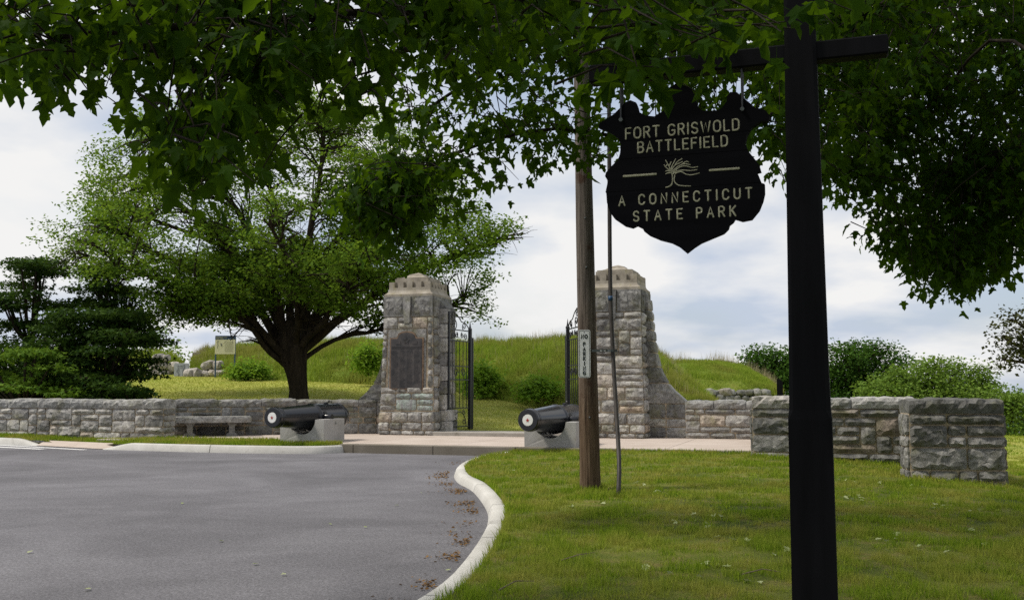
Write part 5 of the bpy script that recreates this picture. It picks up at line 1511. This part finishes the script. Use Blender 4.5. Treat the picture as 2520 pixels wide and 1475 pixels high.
# ------------------------------------------------------------------ great maple in the foreground
MT = Vector((6.6, 9.6, gz1(6.6, 9.6) - .1))
mp = empty('maple_tree', MT, 0, 'large maple overhanging the whole view, leaves hanging in front of the sky', 'tree')
mb = MB()
mb.tube([Vector((0, 0, 0)), Vector((0, 0, .4)), Vector((.05, 0, 1.6)), Vector((0, .05, 3.2))], [.62, .48, .42, .38], 16, cap=False)
def rel(p): return Vector(p) - MT
def AM(x, y, Y): return at(x, y, Y) - MT
crot = Vector((0, .05, 3.0))
BR = [([crot, AM(2800, -300, 9.4), AM(2250, -200, 8.6), AM(1700, -60, 7.4), AM(1100, 20, 6.6), AM(600, 60, 6.2), AM(150, 90, 6.0)], .10),
      ([crot, AM(2800, -300, 9.8), AM(2300, -200, 9.6), AM(1800, -140, 9.2), AM(1300, 60, 8.6), AM(800, 170, 8.0), AM(560, 330, 7.4)], .09),
      ([crot, AM(2750, -200, 10.4), AM(2300, -80, 11.4), AM(2050, 120, 12), AM(1880, 300, 12.2), AM(1700, 338, 12.3), AM(1560, 330, 12.4), AM(1430, 326, 12.4), AM(1370, 318, 12.3), AM(1200, 345, 12.2), AM(1040, 420, 12.0), AM(940, 520, 11.8)], .036),
      ([crot, AM(2700, -100, 10.4), AM(2200, 20, 11.5), AM(1800, 60, 12.5), AM(1400, 110, 12.6), AM(1200, 180, 12.5), AM(1050, 270, 12.3)], .055),
      ([crot, AM(2660, 330, 12), AM(2440, 400, 14), AM(2330, 450, 15), AM(2300, 600, 15.3)], .05),
      ([crot, AM(2500, 100, 12), AM(2300, 250, 13.5), AM(2150, 350, 14), AM(2060, 430, 14)], .026),
      ([crot, AM(2700, 200, 13), AM(2600, 450, 15), AM(2500, 600, 15.5)], .08),
      ([crot, rel((3, 6, 7)), rel((-1, 4, 8)), rel((-4, 5, 8))], .22), ([crot, rel((5, 5, 7)), rel((3, 1, 8)), rel((2, -2, 7))], .22), ([crot, rel((8, 11, 8)), rel((8, 12, 12))], .3), ([crot, rel((9, 7, 7)), rel((12, 6, 8))], .2)]
bpaths = [limb_mesh(mb, p_, r, .02, 7, .05) for p_, r in BR]
allp = np.array([tuple(q) for pth in bpaths for q in pth])
def inpoly(x, y, poly):
    c = False; j = len(poly) - 1
    for i in range(len(poly)):
        if (poly[i][1] > y) != (poly[j][1] > y) and x < (poly[j][0]-poly[i][0]) * (y-poly[i][1]) / (poly[j][1]-poly[i][1]) + poly[i][0]: c = not c
        j = i
    return c
def region(poly, n, Y0, Y1, seed, gapn=.0, gs=.012):
    r = random.Random(seed); x0 = min(p[0] for p in poly); x1 = max(p[0] for p in poly); y0 = min(p[1] for p in poly); y1 = max(p[1] for p in poly)
    out = []
    while len(out) < n:
        x, y = r.uniform(x0, x1), r.uniform(y0, y1)
        if not inpoly(x, y, poly): continue
        if noise.noise(Vector((x * gs + seed, y * gs * 1.25, 2))) < gapn: continue
        out.append(AM(x, y, r.uniform(Y0, Y1)))
    return out
NEAR = [(-120,-160),(-120,215),(30,215),(60,190),(130,262),(190,235),(300,262),(345,350),(430,440),(540,470),(650,465),(720,440),(745,350),(830,265),(960,255),(1010,180),(1120,190),(1240,130),(1420,110),(1600,150),(1760,120),(1960,95),(2080,40),(2200,-20),(2300,-160)]
MID = [(1000,-100),(960,260),(985,330),(880,420),(850,505),(925,560),(930,600),(1000,610),(1060,575),(1090,500),(1150,480),(1200,505),(1250,480),(1285,400),(1390,390),(1440,385),(1540,405),(1640,360),(1760,380),(1860,400),(1935,440),(2010,440),(2090,470),(2130,400),(2230,300),(2300,-100)]
FAR = [(1900,-100),(1900,300),(1960,420),(2080,500),(2110,450),(2140,560),(2165,610),(2235,640),(2255,725),(2330,715),(2435,715),(2470,640),(2530,630),(2640,620),(2640,-100)]
cN = region(NEAR, 450, 4.9, 7.4, 21, -.22, .010)
cN += region([(-60,-60),(-60,170),(300,210),(420,330),(700,330),(900,200),(1400,60),(2000,40),(2000,-60)], 70, 6.5, 8.5, 22, -.2, .01)
cM = region(MID, 470, 10.6, 13.6, 23, -.16, .011)
cM += region([(860,430),(840,500),(930,600),(1000,620),(1080,560),(1100,440),(1000,300),(960,330)], 90, 11.0, 12.6, 24)
cM += region([(1000,-100),(1000,150),(1200,180),(1500,160),(1750,250),(1950,250),(2250,250),(2300,-100)], 150, 9.8, 12.6, 27, -.25, .012)
cF = region(FAR, 1250, 13.2, 17.0, 25, -.20, .013)
cF += region([(2250,500),(2240,700),(2330,730),(2450,710),(2480,600),(2600,560),(2560,350),(2350,380)], 150, 13.6, 16.2, 26)
cN += region([(1500,40),(1530,170),(1600,190),(1680,110),(1800,110),(1930,100),(1930,40),(1700,20)], 13, 4.15, 4.6, 28)
# crown overhead and to the side, out of view, filled in to shade lawn, sign and leaves
cO = []
ro = random.Random(8)
while len(cO) < 820:
    p = Vector((ro.uniform(-7, 15), ro.uniform(-3, 18), ro.uniform(4.5, 13)))
    q = ((p.x - 4.5) / 10) ** 2 + ((p.y - 8) / 9.5) ** 2 + ((p.z - 6.5) / 6.5) ** 2
    if q > 1 or q < .35: continue
    if p.z < EYE + .42 * p.y + .8: continue
    cO.append(p - MT)
def sprays(cs, per, spread, size, seed, twig=True, tw=.5):
    pos, yd, nr, sz = [], [], [], []
    r = random.Random(seed)
    for c in cs:
        j = int(np.argmin(((allp - np.array(tuple(c))) ** 2).sum(1))); src = Vector(allp[j])
        d = (c - src); d.normalize() if d.length > 1e-6 else None
        d = (d + Vector((r.gauss(0, .4), r.gauss(0, .4), r.gauss(-.1, .25)))).normalized()
        st = c - d * tw; en = c + d * spread * .7
        if twig: mb.tube([st, st.lerp(en, .5) + Vector((0, 0, .05)), en], [.009, .006, .003], 3, cap=False)
        for q in range(per):
            u = r.uniform(.1, 1.0); b = st.lerp(en, u)
            sd = Vector((r.gauss(0, 1), r.gauss(0, 1), r.gauss(-.3, .6))).normalized()
            p = b + sd * r.uniform(.15, 1.0) * spread
            pos.append(tuple(p))
            dn = Vector((sd.x, sd.y, sd.z * .5 - r.uniform(.25, 1.1)))
            yd.append(tuple(dn)); 
            nr.append((r.gauss(0, .55) + sd.x * .5, r.gauss(0, .55) + sd.y * .5, 1.0)); sz.append(size * r.uniform(.55, 1.2))
    return [np.array(a) for a in (pos, yd, nr, sz)]
arrs = [sprays(cN, 7, .18, .135, 31), sprays(cM, 11, .27, .135, 32, tw=.7), sprays(cF, 12, .31, .14, 33, tw=.7), sprays(cO, 14, .6, .24, 34, False)]
pos = np.concatenate([a[0] for a in arrs]); yd = np.concatenate([a[1] for a in arrs]); nr = np.concatenate([a[2] for a in arrs]); sz = np.concatenate([a[3] for a in arrs])
mb.build('trunk', M_BARK2, mp, True)
# the 300 largest-looking leaves hang as single objects, the rest as one mass
wp = pos + np.array(tuple(MT))
yc = wp[:, 1]; u_ = wp[:, 0] / yc * F_PX + CX; v_ = HORIZON - (wp[:, 2] - EYE) / yc * F_PX
inview = (u_ > 0) & (u_ < 2520) & (v_ > -20) & (yc > 2)
score = np.where(inview, sz / yc, 0)
big = np.argsort(-score)[:300]; rest = np.setdiff1d(np.arange(len(pos)), big)
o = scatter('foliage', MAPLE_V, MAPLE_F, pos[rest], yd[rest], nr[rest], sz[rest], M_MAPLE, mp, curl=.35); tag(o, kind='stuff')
lf_meshes = []
for q in range(12):
    me = bpy.data.meshes.new('leaf')
    vv = [(x * (1 + .1 * random.uniform(-1, 1)), y * (1 + .06 * random.uniform(-1, 1)), z + .55 * (x * x) * random.uniform(-1.5, .8) - .35 * y * y * random.random() + .3 * x * y * random.uniform(-1, 1)) for x, y, z in MAPLE_V]
    st_ = len(vv); vv += [(-.008, .02, 0), (.008, .02, 0), (.006, -.45, .06), (-.006, -.45, .06)]
    me.from_pydata(vv, [], MAPLE_F + [(st_, st_+1, st_+2, st_+3)]); me.update()
    a_ = me.attributes.new('rnd', 'FLOAT', 'FACE'); a_.data.foreach_set('value', np.full(len(me.polygons), .08 * q, dtype=np.float32))
    me.materials.append(M_MAPLE); lf_meshes.append(me)
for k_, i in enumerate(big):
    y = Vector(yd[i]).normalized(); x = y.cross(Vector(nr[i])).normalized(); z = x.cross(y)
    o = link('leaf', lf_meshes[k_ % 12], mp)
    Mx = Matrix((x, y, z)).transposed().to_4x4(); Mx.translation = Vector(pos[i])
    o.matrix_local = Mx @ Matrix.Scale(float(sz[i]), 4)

# ------------------------------------------------------------------ far buildings across the river
bl = empty('riverside_building', at(2560, 1064, 420), 0, 'long pale building with teal bands far off beyond the trees', 'building')
m = MB(); m.box(-18, 30, 0, 20, 0, 11.0); m.build('wall', M_GREYWALL, bl)
for z in (2.6, 6.6):
    m = MB(); m.box(-18.1, 30.1, -.15, 20, z, z + 2.2); m.build('teal_band', M_TEAL, bl)
for k in range(12):
    m = MB(); m.box(-17 + k * 4, -14.6 + k * 4, -.12, .1, 5.0, 6.3); m.build('window', M_GLASS, bl)
m = MB(); m.box(-19, 31, -.8, 21, 11, 11.9); m.build('roof', M_ROOFW, bl)
m = MB(); m.box(-12, -6, 4, 12, 11.9, 16); m.build('plant_room', M_GREYWALL, bl)

# ------------------------------------------------------------------ lawn grass
def lawn_points(n, y0, y1, margin=1.3):
    out = []
    while sum(len(o) for o in out) < n:
        Y = RNG.uniform(y0, y1, n); X = RNG.uniform(-1.5, .54 * y1 + margin, n)
        k = X < .53 * Y + margin
        X, Y = X[k], Y[k]
        a = X * GT.x + (Y - GO.y) * GT.y; b = X * GN.x + (Y - GO.y) * GN.y
        ca = np.interp(b, _sb, _sa)
        k = (a > ca + .015) & ((b > 6.9) | (a > 13.2))
        k &= ~((a > 8.3) & (a < 12.4) & (b < 7.95))
        out.append(np.stack([X[k], Y[k]], 1))
    P = np.concatenate(out)[:n]
    z = gz(P[:, 0], P[:, 1])
    a = P[:, 0] * GT.x + (P[:, 1] - GO.y) * GT.y; b = P[:, 0] * GN.x + (P[:, 1] - GO.y) * GN.y
    z = np.where((a < np.interp(b, _sb, _sa) + .5) & (b > 8), np.minimum(z, .03), z)
    return np.c_[P, z - .004]
sets = []
for (n, y0, y1, h0, h1, w0, w1) in ((120000, 5.5, 11.5, .03, .095, .0045, .009), (110000, 11.5, 18, .03, .085, .008, .014), (80000, 18, 27, .03, .085, .012, .021), (16000, 27, 42, .03, .08, .02, .035)):
    P = lawn_points(n, y0, y1)
    dn = .8 * pnoise(P[:, :3] * np.array([1, 1, 0]), 1.3) + 1.0 * pnoise(P * np.array([1, 1, 0]), 5.0, 9.0)
    keep = RNG.random(n) < np.clip(.62 + dn * 1.5, .06, 1)
    tuft = np.clip(.85 + 1.3 * dn, .35, 2.2)
    P, tuft = P[keep], tuft[keep]
    sets.append((P, RNG.uniform(h0, h1, len(P)) * tuft, RNG.uniform(w0, w1, len(P))))
P = np.concatenate([s[0] for s in sets]); hh = np.concatenate([s[1] for s in sets]); ww = np.concatenate([s[2] for s in sets])
blades('lawn_grass', P, hh, ww, .55, M_BLADE, label='short uneven green grass of the foreground lawn', cat='grass')
# longer tufts at the kerb edge and round posts and wall feet
TP = []
for p, q in zip(S_CURB[:-1], S_CURB[1:]):
    if p.y < 5: continue
    for w in range(34):
        c_ = Vector(p).lerp(Vector(q), random.random()); TP.append((c_.x + abs(random.gauss(0, .05)) - .012, c_.y, .025))
def ring(x, y, r, n, h=0):
    for w in range(n):
        t_ = random.uniform(0, 2 * PI); rr = r + abs(random.gauss(0, .05)); xx, yy = x + rr * math.cos(t_), y + rr * math.sin(t_); TP.append((xx, yy, gz1(xx, yy)))
ring(pp.x, pp.y, .17, 420); ring(p0.x, p0.y, .04, 90); ring(sgx, sgy, .13, 200)
def foot(A_, B_, n):
    A_, B_ = Vector(A_), Vector(B_); d = (B_ - A_).normalized(); o_ = Vector((d.y, -d.x))
    for w in range(n):
        c_ = A_.lerp(B_, random.random()) + o_ * (.06 + abs(random.gauss(0, .07))); TP.append((c_.x, c_.y, gz1(c_.x, c_.y)))
foot((7.34, 18.55), (9.0, 18.33), 700); foot(L(8.38, 7.92).xy, L(11.9, 7.75).xy, 1100); foot(L(2.3, 6.86).xy, L(8.3, 6.86).xy, 1300)
TP = np.array(TP)
blades('edge_grass', TP, RNG.uniform(.04, .13, len(TP)), RNG.uniform(.005, .010, len(TP)) * np.clip(TP[:, 1] / 10, .8, 2.2), .5, M_BLADE, label='longer tufts of grass along the kerb and round the posts', cat='grass')
# verge grass
vg = [tuple(v.co) for v in verge.data.vertices]
nr_, ncol = 41, 9
G_ = np.array(vg).reshape(nr_, ncol, 3)
n = 30000; i = RNG.random(n) * (nr_ - 1.001); k = RNG.random(n) * (ncol - 1.001)
i0, k0 = i.astype(int), k.astype(int); fi, fk = (i - i0)[:, None], (k - k0)[:, None]
P = G_[i0, k0] * (1-fi) * (1-fk) + G_[i0+1, k0] * fi * (1-fk) + G_[i0, k0+1] * (1-fi) * fk + G_[i0+1, k0+1] * fi * fk
aa_ = P[:, 0] * GT.x + (P[:, 1] - GO.y) * GT.y; bb_ = P[:, 0] * GN.x + (P[:, 1] - GO.y) * GN.y
k = ~((aa_ > -13.0) & (aa_ < -9.9) & (bb_ > 6.2 + (aa_ + 13) * .28)) & ~((aa_ > -4.95) & (bb_ < 6.45)) 
P = P[k]
blades('verge_grass', P, RNG.uniform(.05, .13, len(P)), RNG.uniform(.014, .028, len(P)), .4, M_BLADE, label='longer grass on the verge in front of the wall and cannon', cat='grass')
# slope grass (short, sparse texture)
n = 60000
Y = RNG.uniform(34.5, 60, n); X = RNG.uniform(-26, 4, n)
P = np.stack([X, Y, gz(X, Y)], 1)
k = (np.abs(X / Y) < .6)
P = P[k]
blades('slope_grass', P, RNG.uniform(.03, .09, len(P)), RNG.uniform(.025, .06, len(P)), .7, M_SLOPEBLADE, label='mown yellow-green grass on the slope behind the gate', cat='grass')

# fallen leaves, twigs and litter
rl = random.Random(77)
def fallen(x, y, s, k):
    z = gz1(x, y)
    o = link('fallen_leaf', lfm[k % 4]); o.location = (x, y, z + .022); o.scale = (s, s, s)
    o.rotation_euler = (rl.uniform(-.5, .5), rl.uniform(-.5, .5), rl.uniform(0, 6.3))
    tag(o, 'pale upturned fallen maple leaf lying on the lawn', 'leaf', 'fallen leaves on the lawn')
lfm = []
for q in range(4):
    me = bpy.data.meshes.new('fallen_leaf')
    me.from_pydata([(x, y - .4, z + .25 * x * x * rl.uniform(-1, 2) + .15 * (y - .4) ** 2) for x, y, z in MAPLE_V], [], MAPLE_F); me.update()
    a_ = me.attributes.new('rnd', 'FLOAT', 'FACE'); a_.data.foreach_set('value', np.full(len(me.polygons), .2 * q + .1, dtype=np.float32)); me.materials.append(M_FALLEN); lfm.append(me)
spots = []
for (xp, yp, cnt) in ((1660,1285,5),(1745,1270,6),(2080,1190,6),(2100,1225,7),(2180,1262,3),(1440,1250,2),(1810,1420,4),(1830,1340,3),(1880,1330,4),(2140,1320,4),(2230,1350,4),(2300,1240,4),(2350,1300,3),(1610,1210,3),(1330,1165,3),(1560,1190,3),(2060,1395,3),(1520,1400,2),(1950,1165,3),(2280,1195,3),(1760,1385,3),(1480,1330,2),(2400,1255,3),(2450,1340,3)):
    d_ = EYE * F_PX / (yp - HORIZON); x_ = (xp - CX) / F_PX * d_
    for q in range(cnt): spots.append((x_ + rl.gauss(0, .22), d_ + rl.gauss(0, .25)))
for k, (x_, y_) in enumerate(spots): fallen(x_, y_, rl.uniform(.045, .085), k)
def twig(pts, label):
    m = MB(); m.tube([(x, y, gz1(x, y) + z) for x, y, z in pts], [.006, .005, .003][:len(pts)], 5); o = m.build('fallen_twig', M_TWIG); tag(o, label, 'twig')
twig([(.45, 9.3, .03), (.62, 9.42, .06), (.78, 9.6, .05)], 'short bare twig lying in the grass near the kerb')
twig([(-.1, 7.9, .04), (.03, 8.15, .06), (.18, 8.3, .03)], 'thin curved twig on the grass edge beside the kerb')
twig([(1.95, 8.6, .03), (2.15, 8.72, .05), (2.3, 8.7, .03)], 'forked pale twig on the lawn left of the sign post')
# brown litter in the gutter
LP = []
for (y_, n, w) in ((7.9, 260, .25), (8.9, 120, .2), (10.4, 180, .22), (11.3, 150, .2), (14.2, 170, .28), (15.2, 220, .3), (17.0, 320, .35), (18.3, 160, .3), (19.7, 220, .35), (20.6, 150, .3), (23.5, 90, .5), (13.0, 60, .4), (12.0, 60, .4)):
    xe = float(np.interp(y_, [p.y for p in S_CURB], [p.x for p in S_CURB])) - .36
    for q in range(int(n * .45)):
        LP.append((xe - abs(rl.gauss(0, w * .55)), y_ + rl.gauss(0, w * .7), Z_ROAD + .006 + abs(rl.gauss(0, .012))))
LP = np.array(LP)
ang = RNG.random(len(LP)) * 2 * PI
o = scatter('leaf_litter', DIA_V, DIA_F, LP, np.stack([np.cos(ang), np.sin(ang), RNG.normal(0, .25, len(LP))], 1), np.stack([RNG.normal(0, .5, len(LP)), RNG.normal(0, .5, len(LP)), np.ones(len(LP))], 1), RNG.uniform(.02, .055, len(LP)), M_LITTER)
tag(o, 'brown dry leaf litter gathered in the gutter along the curved kerb', 'leaf litter', kind='stuff')
# single leaves on the asphalt
rdl = []
for k, (xp, yp) in enumerate(((905,1292),(556,1325),(238,1440),(710,1405),(820,1285),(640,1380),(1120,1300),(95,1352),(460,1235),(980,1240),(1105,1395),(1040,1210))):
    d_ = (EYE - Z_ROAD) * F_PX / (yp - HORIZON); x_ = (xp - CX) / F_PX * d_
    o = link('road_leaf', lfm[k % 4]); o.location = (x_, d_, Z_ROAD + .018); s = rl.uniform(.04, .07); o.scale = (s, s, s); o.rotation_euler = (rl.uniform(-.3, .3), rl.uniform(-.3, .3), rl.uniform(0, 6))
    tag(o, 'small pale leaf scrap lying on the asphalt', 'leaf', 'leaf scraps on the road')
